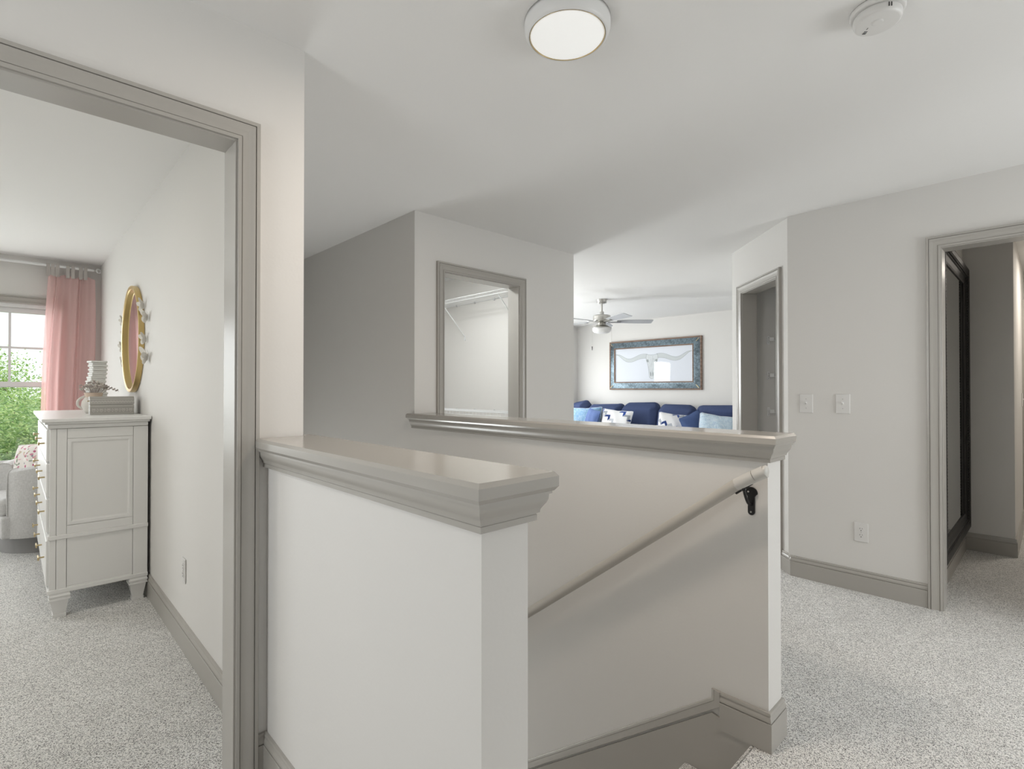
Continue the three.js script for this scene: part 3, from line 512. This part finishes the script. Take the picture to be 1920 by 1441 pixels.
{ // butterflies
  const wing = (s) => { const sh = new THREE.Shape(); sh.moveTo(0, 0.004); sh.bezierCurveTo(0.012, 0.03, 0.042, 0.046, 0.05, 0.034); sh.bezierCurveTo(0.054, 0.02, 0.038, 0.004, 0.03, 0.001); sh.bezierCurveTo(0.042, -0.006, 0.04, -0.03, 0.026, -0.033); sh.bezierCurveTo(0.014, -0.034, 0.003, -0.016, 0, -0.006);
    const g = new THREE.ExtrudeGeometry(sh, { depth: 0.0016, bevelEnabled: false, curveSegments: 10 }); if (s < 0) { g.translate(0, 0, -0.0016); g.rotateY(Math.PI); } g.rotateY(s * R(-42)); return g; };
  const pale = std(lin(0.78, 0.75, 0.69), 0.7);
  const spots = [[4.035, 1.794, 'right of the round mirror, level with its upper edge'], [3.905, 1.707, 'right of the round mirror, second down'], [3.965, 1.575, 'right of the round mirror, third down'], [3.89, 1.461, 'right of the round mirror, lowest of four'], [4.84, 1.769, 'left of the round mirror, highest of four'], [4.79, 1.658, 'left of the round mirror, second down'], [4.86, 1.573, 'left of the round mirror, third down'], [4.80, 1.458, 'left of the round mirror, lowest of four']];
  let proto;
  spots.forEach(([v, h, where], i) => {
    let o;
    if (!proto) {
      o = proto = thing('wall_butterfly', '', 'butterfly ornament');
      obj('wing', wing(1), pale, o); obj('wing', wing(-1), pale, o);
      obj('body', [new THREE.SphereGeometry(0.0042, 10, 8).scale(1, 5.4, 1).translate(0, 0, 0.002), bar(new THREE.Vector3(0.001, 0.02, 0.002), new THREE.Vector3(0.009, 0.034, 0.006), 0.0007, 5), bar(new THREE.Vector3(-0.001, 0.02, 0.002), new THREE.Vector3(-0.009, 0.034, 0.006), 0.0007, 5)], pale, o);
    } else { o = proto.clone(); o.name = numbered('wall_butterfly'); scene.add(o); o.userData = { ...proto.userData }; }
    o.position.copy(V3(0.606, h, v)); o.rotation.set(0, R(-90), R([20, -15, 10, -30, 25, -10, 15, -25][i])); o.rotation.order = 'YXZ'; o.scale.setScalar([1, 1.05, 0.95, 1.25, 0.9, 0.8, 0.95, 0.9][i]);
    tag(o, 'small white butterfly ornament ' + where, 'butterfly ornament', 'butterflies around the round mirror');
  });
}
{ // curtain rod and curtain
  const o = thing('curtain_rod', 'white curtain rod with a ring finial above the window', 'curtain rod', V3(0, 2.372, 6.25));
  obj('rod', bar(V3(-3.1, 0, 0), V3(0.548, 0, 0), 0.0125, 16), M.white, o);
  obj('finial_neck', bar(V3(0.548, 0, 0), V3(0.560, 0, 0), 0.010, 14), M.nickel, o);
  obj('ring_finial', new THREE.TorusGeometry(0.0185, 0.0058, 12, 28).rotateY(R(38)).translate(0.583, 0, 0), M.white, o);
  for (const u of [0.37, -0.75]) obj('bracket', [bar(V3(u, 0, 0), V3(u, 0, 0.1), 0.006, 8), rb(u - 0.012, u + 0.012, -0.03, 0.03, -0.1, -0.094, 0.003), rb(u - 0.007, u + 0.007, -0.018, -0.01, -0.016, 0.016, 0.002)], M.nickel, o);

  const c = thing('curtain', 'sheer pink tab top curtain hanging beside the bedroom window', 'curtain', V3(0, 0, 6.25));
  const pink = new THREE.MeshPhysicalMaterial({ color: lin(0.87, 0.585, 0.565), roughness: 1, transmission: 0.45, thickness: 0, transparent: true, opacity: 0.76, bumpMap: linen, bumpScale: 0.0005, side: THREE.DoubleSide });
  const nx = 150, ny = 46, pos = [], idx = [], uvs = [], top = 2.29, bot = 0.02;
  for (let j = 0; j <= ny; j++) for (let i = 0; i <= nx; i++) {
    const t = i / nx, s = j / ny, h = top - (top - bot) * s - 0.012 * Math.sin(t * 26) * (s < 0.02 ? 1 : 0);
    const left = 0.222 - 0.075 * s - 0.02 * Math.sin(s * 4), right = 0.540 + 0.004 * Math.sin(s * 9);
    const warp = t + 0.035 * Math.sin(t * 6.283 * 2 + 0.6);
    const amp = 0.050 * (0.6 + 0.4 * Math.sin(t * 5 + 1)) * (0.45 + 0.55 * Math.min(1, s * 4)), ph = t * 6.283 * 4.3 + 0.5 * Math.sin(s * 2.4) + 0.4 * Math.sin(t * 9);
    pos.push(left + (right - left) * warp + 0.012 * Math.sin(ph * 0.5 + s * 2), h, amp * Math.sin(ph) + 0.008 * Math.sin(ph * 2.1 + s * 3)); uvs.push(t * 1.0, h);
  }
  for (let j = 0; j < ny; j++) for (let i = 0; i < nx; i++) { const a = j * (nx + 1) + i; idx.push(a, a + nx + 1, a + 1, a + 1, a + nx + 1, a + nx + 2); }
  const g = new THREE.BufferGeometry(); g.setAttribute('position', new THREE.Float32BufferAttribute(pos, 3)); g.setAttribute('uv', new THREE.Float32BufferAttribute(uvs, 2)); g.setIndex(idx); g.computeVertexNormals();
  obj('fabric', g, pink, c, true);
  const tabs = [0.226, 0.258, 0.29, 0.362, 0.397, 0.452, 0.487], tabMat = phys(lin(0.60, 0.56, 0.53), 1, { transmission: 0.2, thickness: 0, side: THREE.DoubleSide });
  for (const u of tabs) obj('tab', [lb(u - 0.0125, u + 0.0125, 2.272, 2.388, 0.0135, 0.0148), lb(u - 0.0125, u + 0.0125, 2.272, 2.388, -0.0148, -0.0135), lb(u - 0.0125, u + 0.0125, 2.3855, 2.3868, -0.0145, 0.0145)], tabMat, c);
}
{ // barrel chair: shell swept round an arc, opening towards -u
  const o = thing('armchair', 'light grey linen barrel chair on a plinth beside the dresser', 'armchair', V3(0.24, 0, 5.74), R(8));
  const shell = [], P2 = (a, rx, rz) => [Math.cos(a) * rx, Math.sin(a) * rz];
  const n = 60, A = R(142), rows = [];
  for (let i = 0; i <= n; i++) {
    const t = i / n * 2 - 1, a = t * A, back = 0.5 + 0.5 * Math.cos(t * Math.PI), top = 0.655 + 0.14 * Math.pow(back, 0.8), ring = [];
    const sq = (q) => Math.sign(q) * Math.pow(Math.abs(q), 0.72);
    const c = sq(Math.cos(a)), s = sq(Math.sin(a)), out = [c * 0.36, s * 0.40], inn = [c * 0.25, s * 0.285];
    const mid = [(out[0] + inn[0]) / 2, (out[1] + inn[1]) / 2], L = (p, y) => [p[0], y, p[1]];
    const mix = (p, q, k) => [p[0] + (q[0] - p[0]) * k, p[1] + (q[1] - p[1]) * k];
    ring.push(L(mix(out, mid, 0.06), 0.14), L(out, 0.16), L(out, top - 0.05), L(mix(out, mid, 0.14), top - 0.018), L(mix(out, mid, 0.5), top - 0.003), L(mid, top), L(mix(inn, mid, 0.5), top - 0.003), L(mix(inn, mid, 0.14), top - 0.018), L(inn, top - 0.05), L(inn, 0.3), L(inn, 0.14));
    rows.push(ring);
  }
  const pos = [], tri = (a, b, c) => pos.push(...a, ...b, ...c), k = rows[0].length;
  for (let i = 0; i < n; i++) for (let j = 0; j < k; j++) { const a = rows[i][j], b = rows[i][(j + 1) % k], c = rows[i + 1][j], d = rows[i + 1][(j + 1) % k]; tri(a, b, c); tri(b, d, c); }
  for (const [r, f] of [[rows[0], 1], [rows[n], 0]]) for (let j = 1; j + 1 < k; j++) f ? tri(r[0], r[j + 1], r[j]) : tri(r[0], r[j], r[j + 1]);
  const g = new THREE.BufferGeometry(); g.setAttribute('position', new THREE.Float32BufferAttribute(pos, 3)); g.computeVertexNormals();
  obj('shell', toCreasedNormals(g, 0.7), M.chair, o);
  for (const r of [rows[0], rows[n]]) { const e = r.slice(1, 10).map((p) => new THREE.Vector3(p[0] - 0.001, p[1], p[2])); obj('piping', new THREE.TubeGeometry(new THREE.CatmullRomCurve3(e), 40, 0.0045, 6), M.chair, o); }
  obj('seat_cushion', rb(-0.36, 0.27, 0.30, 0.44, -0.27, 0.27, 0.05, 4), M.chair, o);
  obj('seat_base', rb(-0.34, 0.27, 0.14, 0.31, -0.30, 0.30, 0.02, 2), M.chair, o);
  obj('plinth', cyl(0.31, 0.31, 0, 0.14, 0, 0, 48), std(lin(0.30, 0.295, 0.29), 0.9), o);
}
function pillowGeo(w, h, d, pinch = 0.9) {
  const n = 20, pos = [], uv = [], idx = [];
  for (const s of [1, -1]) { const base = pos.length / 3;
    for (let j = 0; j <= n; j++) for (let i = 0; i <= n; i++) {
      const x = i / n * 2 - 1, y = j / n * 2 - 1, f = Math.pow(Math.max(0, (1 - x * x) * (1 - y * y)), 0.42);
      const e = 1 - 0.07 * (1 - Math.pow(Math.abs(x * y), 0.6)) * Math.max(Math.abs(x), Math.abs(y)) * pinch;
      pos.push(x * w / 2 * e, y * h / 2 * e, s * (d / 2 * f + 0.002 + 0.004 * Math.sin(x * 9 + y * 4) * f)); uv.push(s > 0 ? i / n : 1 - i / n, j / n);
    }
    for (let j = 0; j < n; j++) for (let i = 0; i < n; i++) { const a = base + j * (n + 1) + i, q = [a, a + 1, a + n + 1, a + 1, a + n + 2, a + n + 1]; idx.push(...(s > 0 ? q : q.reverse())); } }
  const g = new THREE.BufferGeometry(); g.setAttribute('position', new THREE.Float32BufferAttribute(pos, 3)); g.setAttribute('uv', new THREE.Float32BufferAttribute(uv, 2)); g.setIndex(idx); g.computeVertexNormals(); return g;
}
function pillow(label, group, at, turn, lean, roll, w, h, d, mat, pipe) {
  const o = thing('throw_pillow', label, 'pillow', at, 0, group); o.rotation.set(lean, turn, roll, 'YXZ');
  obj('cover', pillowGeo(w, h, d), mat, o, true);
  const q = [[-1, -1], [1, -1], [1, 1], [-1, 1]], pts = []; q.forEach(([a, b], i) => { const [c, e] = q[(i + 1) % 4]; for (let k = 0; k < 8; k++) { const x = a + (c - a) * k / 8, y = b + (e - b) * k / 8, s = 1 - 0.07 * (1 - Math.pow(Math.abs(x * y), 0.6)) * 0.9; pts.push(new THREE.Vector3(x * w / 2 * s, y * h / 2 * s, 0)); } });
  obj('seam', new THREE.TubeGeometry(new THREE.CatmullRomCurve3(pts, true), 64, 0.004, 6, true), pipe, o);
  return o;
}
const fabric = (tex) => std(lin(1, 1, 1), 0.95, { map: tex });
const floral = fabric(canvasTex(256, 256, (c) => { c.fillStyle = '#e6e0da'; c.fillRect(0, 0, 256, 256); for (let i = 0; i < 170; i++) { c.fillStyle = ['#c9879b', '#d9a9ad', '#9aa093', '#c0b59a', '#8f8e93', '#b45f7d', '#efe9e4'][i % 7]; c.beginPath(); c.ellipse(rnd() * 256, rnd() * 256, 4 + rnd() * 9, 2 + rnd() * 5, rnd() * 3, 0, 7); c.fill(); } }));
pillow('floral pink and cream pillow on the light grey barrel chair', undefined, V3(0.14, 0.635, 5.74), R(-52), R(-16), R(8), 0.38, 0.38, 0.14, floral, std(lin(0.7, 0.66, 0.63), 0.9));

// ---------------------------------------------------------------- living room
const navy = std(lin(0.058, 0.084, 0.190), 0.95, { map: linenMap, bumpMap: linen, bumpScale: 0.0012 });
const navyDeep = navy;
{
  const o = thing('sofa', 'navy blue fabric sofa along the white living room wall', 'sofa', V3(0, 0, 0));
  obj('base', rb(6.78, 7.62, 0.10, 0.30, -6.18, -2.45, 0.03, 2), navy, o);
  obj('back_frame', rb(7.5, 7.70, 0.12, 0.80, -6.18, -2.45, 0.05, 3), navy, o);
  obj('arm', rb(6.75, 7.66, 0.12, 0.62, -2.62, -2.40, 0.06, 3), navy, o); obj('arm', rb(6.75, 7.66, 0.12, 0.62, -6.22, -6.05, 0.06, 3), navy, o);
  const edges = [6.20, 5.80, 5.09, 4.40, 3.77, 3.10, 2.62];
  for (let i = 0; i + 1 < edges.length; i++) {
    const v1 = edges[i], v0 = edges[i + 1], w = v1 - v0, wob = [0.01, -0.02, 0.012, -0.008, 0.02, 0][i];
    obj('seat_cushion', rb(6.76, 7.42, 0.29, 0.46, -v1 + 0.01, -v0 - 0.01, 0.05, 4), navy, o);
    const g = new RoundedBoxGeometry(0.27, 0.60, w + 0.02, 14, 0.13), p = g.attributes.position;
    for (let k = 0; k < p.count; k++) {           // plump, with drag wrinkles
      const x = p.getX(k), y = p.getY(k), z = p.getZ(k), b = (1 - Math.pow(2 * z / (w + 0.03), 2)), t = Math.max(0, y / 0.3);
      const wr = Math.sin(z * 30 + y * 14 + i * 1.7) + 0.6 * Math.sin(z * 57 - y * 31 + i) + 0.5 * Math.sin(y * 44 + z * 9); p.setXYZ(k, x - 0.06 * b * (1 - Math.abs(y) / 0.36) + 0.011 * wr * (0.25 + t), y + 0.014 * Math.sin(z * 17 + i * 2.1) * t + 0.007 * wr * t + 0.035 * b * t, z + 0.012 * Math.sin(y * 22 + i));
    }
    g.computeVertexNormals(); g.rotateZ(-0.20 + wob); g.translate(7.50, 0.70 + wob * 0.6, -(v0 + v1) / 2);
    obj('back_cushion', toCreasedNormals(g, 1.2), navyDeep, o);
  }
  for (const v of [2.55, 4.3, 6.1]) for (const u of [6.85, 7.55]) obj('leg', cyl(0.02, 0.028, 0, 0.11, u, -v, 14), M.dark, o);
}
const chevron = (s) => fabric(canvasTex(256, 256, (c) => {
  c.fillStyle = '#e9e9ea'; c.fillRect(0, 0, 256, 256); c.save(); c.translate(128, 128); c.rotate(s);
  const pal = ['#2f4c96', '#e9e9ea', '#9ea3ab', '#e9e9ea', '#223a75', '#e9e9ea', '#b9bdc4', '#e9e9ea'];
  for (let r = -4; r < 5; r++) for (let i = -4; i < 5; i++) { c.fillStyle = pal[((r * 3 + i * 2) % 8 + 8) % 8]; c.beginPath(); const x = i * 52, y = r * 60; c.moveTo(x, y); c.lineTo(x + 26, y - 26); c.lineTo(x + 52, y); c.lineTo(x + 52, y + 26); c.lineTo(x + 26, y); c.lineTo(x, y + 26); c.closePath(); c.fill(); }
  c.restore(); for (let i = 0; i < 900; i++) { c.fillStyle = 'rgba(255,255,255,0.12)'; c.fillRect(rnd() * 256, rnd() * 256, 3, 3); }
}));
const dyed = (cols, n) => fabric(canvasTex(256, 256, (c) => { c.fillStyle = cols[0]; c.fillRect(0, 0, 256, 256); for (let i = 0; i < n; i++) { c.globalAlpha = 0.16; c.fillStyle = cols[i % cols.length]; c.beginPath(); c.ellipse(rnd() * 256, rnd() * 256, 3 + rnd() * 16, 2 + rnd() * 6, rnd() * 3, 0, 7); c.fill(); } c.globalAlpha = 1; for (let i = 0; i < 1400; i++) { c.fillStyle = i % 2 ? 'rgba(255,255,255,0.22)' : 'rgba(50,95,140,0.20)'; c.fillRect(rnd() * 256, rnd() * 256, 2, 5); } }));
const sky1 = dyed(['#7fa3c2', '#d7e3ea', '#5f8cb3', '#e8eef0', '#8fb2cb'], 700), sky2 = dyed(['#c4d6e2', '#e9eff2', '#7fa2c0', '#dfe8ee', '#a9c3d6'], 700);
const blue = std(lin(0.115, 0.185, 0.42), 0.9, { map: linenMap, bumpMap: linen, bumpScale: 0.001 }), pale = std(lin(0.75, 0.78, 0.82), 0.9);
pillow('pale blue mottled pillow at the corner end of the navy sofa', undefined, V3(7.22, 0.70, 5.66), R(-72), R(-17), R(3), 0.56, 0.48, 0.17, sky1, pale);
pillow('plain mid blue pillow tucked beside the mottled corner pillow', undefined, V3(7.01, 0.69, 5.39), R(-118), R(-16), R(-6), 0.44, 0.46, 0.14, blue, blue);
pillow('blue, grey and white zigzag pillow next to the plain blue corner pillow', undefined, V3(7.05, 0.69, 4.93), R(-80), R(-18), R(-4), 0.53, 0.47, 0.17, chevron(0.75), pale);
pillow('blue and white zigzag pillow in the middle of the navy sofa below the frame', undefined, V3(7.07, 0.67, 3.92), R(-62), R(-20), R(-7), 0.45, 0.46, 0.17, chevron(0.35), pale);
pillow('plain mid blue pillow set on edge beside the zigzag pillow in mid sofa', undefined, V3(7.17, 0.68, 3.62), R(-20), R(-14), R(18), 0.42, 0.46, 0.15, blue, blue);
pillow('light icy blue mottled pillow nearest the angled linen closet wall', undefined, V3(7.10, 0.67, 3.26), R(-66), R(-24), R(-8), 0.52, 0.48, 0.18, sky2, pale);
{ // picture
  const o = thing('framed_picture', 'wide longhorn skull drawing in a galvanized metal and wood frame', 'picture', V3(7.748, 1.245, 5.516), R(-90)), w = 1.725, h = 0.845, Z = new THREE.Vector3(0, 0, 1);
  const zincTex = dataTex(256, (x, y) => { const v = 105 + 55 * vnoise(x / 9, y / 9, 28, 51) + 45 * vnoise(x / 3, y / 3, 85, 52) + 30 * vnoise(x / 32, y / 32, 8, 53); return [v * 0.90, v * 0.98, v * 1.02].map((k) => Math.min(255, k)); }, true, 2.2);
  const zinc = std(lin(0.50, 0.54, 0.57), 0.42, { metalness: 0.75, map: zincTex });
  const woodTex = dataTex(256, (x, y) => { const v = vnoise(x / 30, y / 3, 8, 61) * 0.6 + vnoise(x / 90, y / 20, 3, 62) * 0.4; return [110 + 60 * v, 88 + 55 * v, 74 + 52 * v]; }, true, 1.5), wood = std(lin(0.8, 0.8, 0.8), 0.8, { map: woodTex });
  const p = (x, y) => new THREE.Vector3(x, y, 0), rect = (i) => [p(i, i), p(i, h - i), p(w - i, h - i), p(w - i, i)];
  obj('outer_moulding', sweep(rect(0.022), [[0, 0], [0, 0.034], [0.022, 0.034], [0.022, 0]], Z, true), wood, o, true);
  obj('metal_frame', sweep(rect(0.118), [[0, 0], [0, 0.060], [0.02, 0.058], [0.05, 0.046], [0.08, 0.034], [0.096, 0.028], [0.096, 0]], Z, true, 0.9), zinc, o, true);
  obj('inner_moulding', sweep(rect(0.136), [[0, 0], [0, 0.062], [0.018, 0.064], [0.018, 0]], Z, true), wood, o, true);
  for (const [x, y, a] of [[0.07, 0.07, 45], [w - 0.07, 0.07, -45], [0.07, h - 0.07, -45], [w - 0.07, h - 0.07, 45]]) obj('corner_strap', rb(-0.055, 0.055, -0.004, 0.004, 0, 0.006, 0.002, 1).rotateZ(R(a)).translate(x, y, 0.045), M.brass, o);
  const art = canvasTex(1024, 410, (c, W, H) => {
    c.fillStyle = '#e6eaf0'; c.fillRect(0, 0, W, H); c.lineCap = 'round';
    const horn = (s) => { const X = (x) => 512 + s * x; c.fillStyle = '#d3d8d8'; c.strokeStyle = '#a2a8a8'; c.lineWidth = 3; c.beginPath(); c.moveTo(X(62), 82); c.bezierCurveTo(X(180), 60, X(230), 130, X(310), 128); c.bezierCurveTo(X(390), 122, X(420), 60, X(500), 70); c.bezierCurveTo(X(430), 78, X(400), 165, X(305), 168); c.bezierCurveTo(X(220), 170, X(190), 120, X(66), 130); c.closePath(); c.fill(); c.stroke(); c.lineWidth = 1; c.strokeStyle = '#b4baba'; for (let i = 0; i < 26; i++) { const x = 75 + i * 11; c.beginPath(); c.moveTo(X(x), 86 + i * 1.6); c.lineTo(X(x + 6), 124 + i * 1.6); c.stroke(); } };
    horn(1); horn(-1);
    c.fillStyle = '#dadedf'; c.strokeStyle = '#9aa1a1'; c.lineWidth = 3; c.beginPath(); c.moveTo(440, 84); c.bezierCurveTo(480, 96, 545, 96, 584, 84); c.bezierCurveTo(596, 130, 588, 160, 574, 182); c.bezierCurveTo(556, 230, 552, 290, 546, 350); c.bezierCurveTo(534, 378, 490, 378, 478, 350); c.bezierCurveTo(472, 290, 468, 230, 450, 182); c.bezierCurveTo(436, 160, 428, 130, 440, 84); c.fill(); c.stroke();
    c.fillStyle = '#a0a6a6'; for (const s of [-1, 1]) { c.beginPath(); c.ellipse(512 + s * 56, 160, 13, 18, s * 0.5, 0, 7); c.fill(); c.beginPath(); c.ellipse(512 + s * 15, 318, 8, 28, s * 0.12, 0, 7); c.fill(); }
    c.strokeStyle = '#b2b8b8'; c.lineWidth = 1.5; for (let i = 0; i < 60; i++) { const x = 462 + rnd() * 100, y = 105 + rnd() * 210; c.beginPath(); c.moveTo(x, y); c.lineTo(x + (512 - x) * 0.1, y + 14 + rnd() * 30); c.stroke(); }
  });
  const g = new THREE.PlaneGeometry(w - 0.26, h - 0.26).translate(w / 2, h / 2, 0.044); obj('print', g, std(lin(0.93, 0.935, 0.95), 0.8, { map: art }), o, true);
  obj('glass', lb(0.128, w - 0.128, 0.128, h - 0.128, 0.050, 0.0525), M.artGlass, o);
}
{ // ceiling fan
  const o = thing('ceiling_fan', 'brushed nickel ceiling fan with grey blades and a white bowl light', 'ceiling fan', V3(5.62, 2.44, 4.14));
  obj('canopy', lathe([[0, 0], [0.075, 0], [0.075, -0.006], [0.066, -0.012], [0.064, -0.046], [0.03, -0.056], [0, -0.058]], 40), M.nickel, o);
  obj('downrod', cyl(0.0125, 0.0125, -0.17, -0.05), M.nickel, o);
  obj('coupling', lathe([[0.012, -0.155], [0.027, -0.16], [0.027, -0.19], [0.04, -0.206], [0, -0.206]], 32), M.nickel, o);
  obj('motor_housing', lathe([[0, -0.203], [0.09, -0.205], [0.112, -0.212], [0.116, -0.222], [0.116, -0.278], [0.108, -0.288], [0.05, -0.294], [0, -0.294]], 48), M.nickel, o);
  obj('switch_housing', lathe([[0, -0.29], [0.052, -0.29], [0.055, -0.335], [0.06, -0.34], [0, -0.34]], 36), M.nickel, o);
  obj('light_fitter', lathe([[0.05, -0.335], [0.075, -0.34], [0.1, -0.358], [0.13, -0.372], [0.131, -0.377], [0.118, -0.378], [0, -0.376]], 48), M.nickel, o);
  obj('glass_bowl', lathe([[0.120, -0.377], [0.124, -0.392], [0.118, -0.415], [0.098, -0.435], [0.06, -0.448], [0, -0.453]], 48), M.opal, o);
  const dir = Math.atan2(Math.sin(R(43.83)), Math.cos(R(43.83)));        // one blade points square to the line of sight
  for (let i = 0; i < 5; i++) {
    const b = new THREE.Group(); b.name = 'blade_assembly'; b.rotation.y = -dir + i * Math.PI * 2 / 5; b.position.y = -0.286; o.add(b);
    const s = new THREE.Shape(); s.moveTo(0.2, -0.045); s.bezierCurveTo(0.35, -0.062, 0.5, -0.07, 0.64, -0.068); s.quadraticCurveTo(0.668, -0.066, 0.668, -0.05); s.lineTo(0.668, 0.05); s.quadraticCurveTo(0.668, 0.066, 0.64, 0.068); s.bezierCurveTo(0.5, 0.07, 0.35, 0.062, 0.2, 0.045); s.closePath();
    const g = new THREE.ExtrudeGeometry(s, { depth: 0.006, bevelEnabled: false }); g.rotateX(Math.PI / 2 - 0.23); obj('blade', g, M.blade, b);
    const arm = rb(0.08, 0.25, -0.018, -0.012, -0.02, 0.02, 0.003); arm.rotateX(-0.23); obj('blade_arm', arm, M.nickel, b);
  }
  const right = new THREE.Vector3(Math.cos(R(43.83)), 0, Math.sin(R(43.83)));
  const chain = (k, y) => { const a = right.clone().multiplyScalar(k); obj('pull_chain', bar(new THREE.Vector3(a.x, -0.345, a.z), new THREE.Vector3(a.x, y, a.z), 0.0014, 5), M.nickel, o); obj('chain_fob', cyl(0.004, 0.007, y - 0.05, y, a.x, a.z, 10), std(lin(0.06, 0.05, 0.045), 0.5), o); };
  chain(-0.128, -0.62); chain(0.128, -0.62);
}

// ---------------------------------------------------------------- outdoors
struct(obj('ground', bx(-40, 40, -3.2, -3.0, 7, 70), std(lin(0.22, 0.30, 0.09), 1, { map: dataTex(256, (x, y) => { const v = 190 + 60 * vnoise(x / 8, y / 8, 32, 71); return [v, v, v * 0.9]; }, true, 0.5) })), 'sunlit lawn outside the bedroom window', 'ground');
struct(obj('driveway', bx(-14, 14, -3.0, -2.98, 12.2, 15.5), std(lin(0.62, 0.61, 0.58), 0.9)), 'pale concrete drive crossing the lawn', 'driveway');
function tree(label, u, v, base, height, crown, leaves, tint) {
  const o = thing('tree', label, 'tree', V3(u, base, v), 0, undefined), bark = std(lin(0.22, 0.18, 0.14), 0.95);
  obj('trunk', [bar(new THREE.Vector3(0, 0, 0), new THREE.Vector3(0.05, height * 0.45, 0.05), 0.12, 10, 0.08)], bark, o);
  const limbs = [], tips = [];
  for (let i = 0; i < 26; i++) { const a = i * 2.4, y0 = height * (0.3 + 0.25 * rnd()), r = crown * (0.45 + 0.55 * rnd()), y1 = height * (0.42 + 0.55 * rnd()), p = new THREE.Vector3(0.04, y0, 0.04), m = new THREE.Vector3(Math.cos(a) * r * 0.5, (y0 + y1) / 2 + 0.15, Math.sin(a) * r * 0.5), q = new THREE.Vector3(Math.cos(a) * r, y1, Math.sin(a) * r); limbs.push(bar(p, m, 0.035, 6, 0.022), bar(m, q, 0.022, 6, 0.008)); tips.push(q, m.clone().lerp(q, 0.5)); }
  obj('branches', limbs, bark, o).userData.kind = 'stuff';
  const mats = tint.map((t) => new THREE.MeshPhysicalMaterial({ color: lin(...t), roughness: 1, transmission: 0.42, thickness: 0, side: THREE.DoubleSide }));
  const sets = mats.map(() => []), q = new THREE.Quaternion(), e = new THREE.Euler(), v3 = new THREE.Vector3();
  for (let i = 0; i < leaves; i++) {
    const t = tips[Math.floor(rnd() * tips.length)], s = 0.02 + 0.02 * rnd(); const c = new THREE.Vector3(t.x + (rnd() + rnd() + rnd() - 1.5) * 0.62, t.y + (rnd() + rnd() + rnd() - 1.5) * 0.42, t.z + (rnd() + rnd() + rnd() - 1.5) * 0.62);
    e.set((rnd() - 0.5) * 1.6, rnd() * 6.28, (rnd() - 0.5) * 1.6); q.setFromEuler(e);
    const L = [[-s, 0, 0], [0, -0.01, s * 0.55], [s * 1.2, 0, 0], [0, -0.01, -s * 0.55]].map((a) => v3.set(...a).applyQuaternion(q).add(c).toArray());
    sets[Math.floor(rnd() * mats.length)].push(...L[0], ...L[1], ...L[2], ...L[0], ...L[2], ...L[3]);
  }
  sets.forEach((p, i) => { const g = new THREE.BufferGeometry(); g.setAttribute('position', new THREE.Float32BufferAttribute(p, 3)); g.computeVertexNormals(); obj('foliage', g, mats[i], o).userData.kind = 'stuff'; });
  return o;
}
const LEAF = [[0.30, 0.48, 0.12], [0.22, 0.40, 0.10], [0.42, 0.55, 0.18]], LEAF2 = [[0.30, 0.46, 0.16], [0.22, 0.36, 0.14], [0.40, 0.52, 0.22]];
tree('leafy green tree close outside the bedroom window', -0.25, 9.9, -3.0, 4.3, 1.5, 48000, LEAF2);
tree('taller yellow green tree standing behind the near tree outside', 0.5, 16.2, -3.0, 5.2, 2.4, 42000, LEAF);

renderer.render(scene, camera);
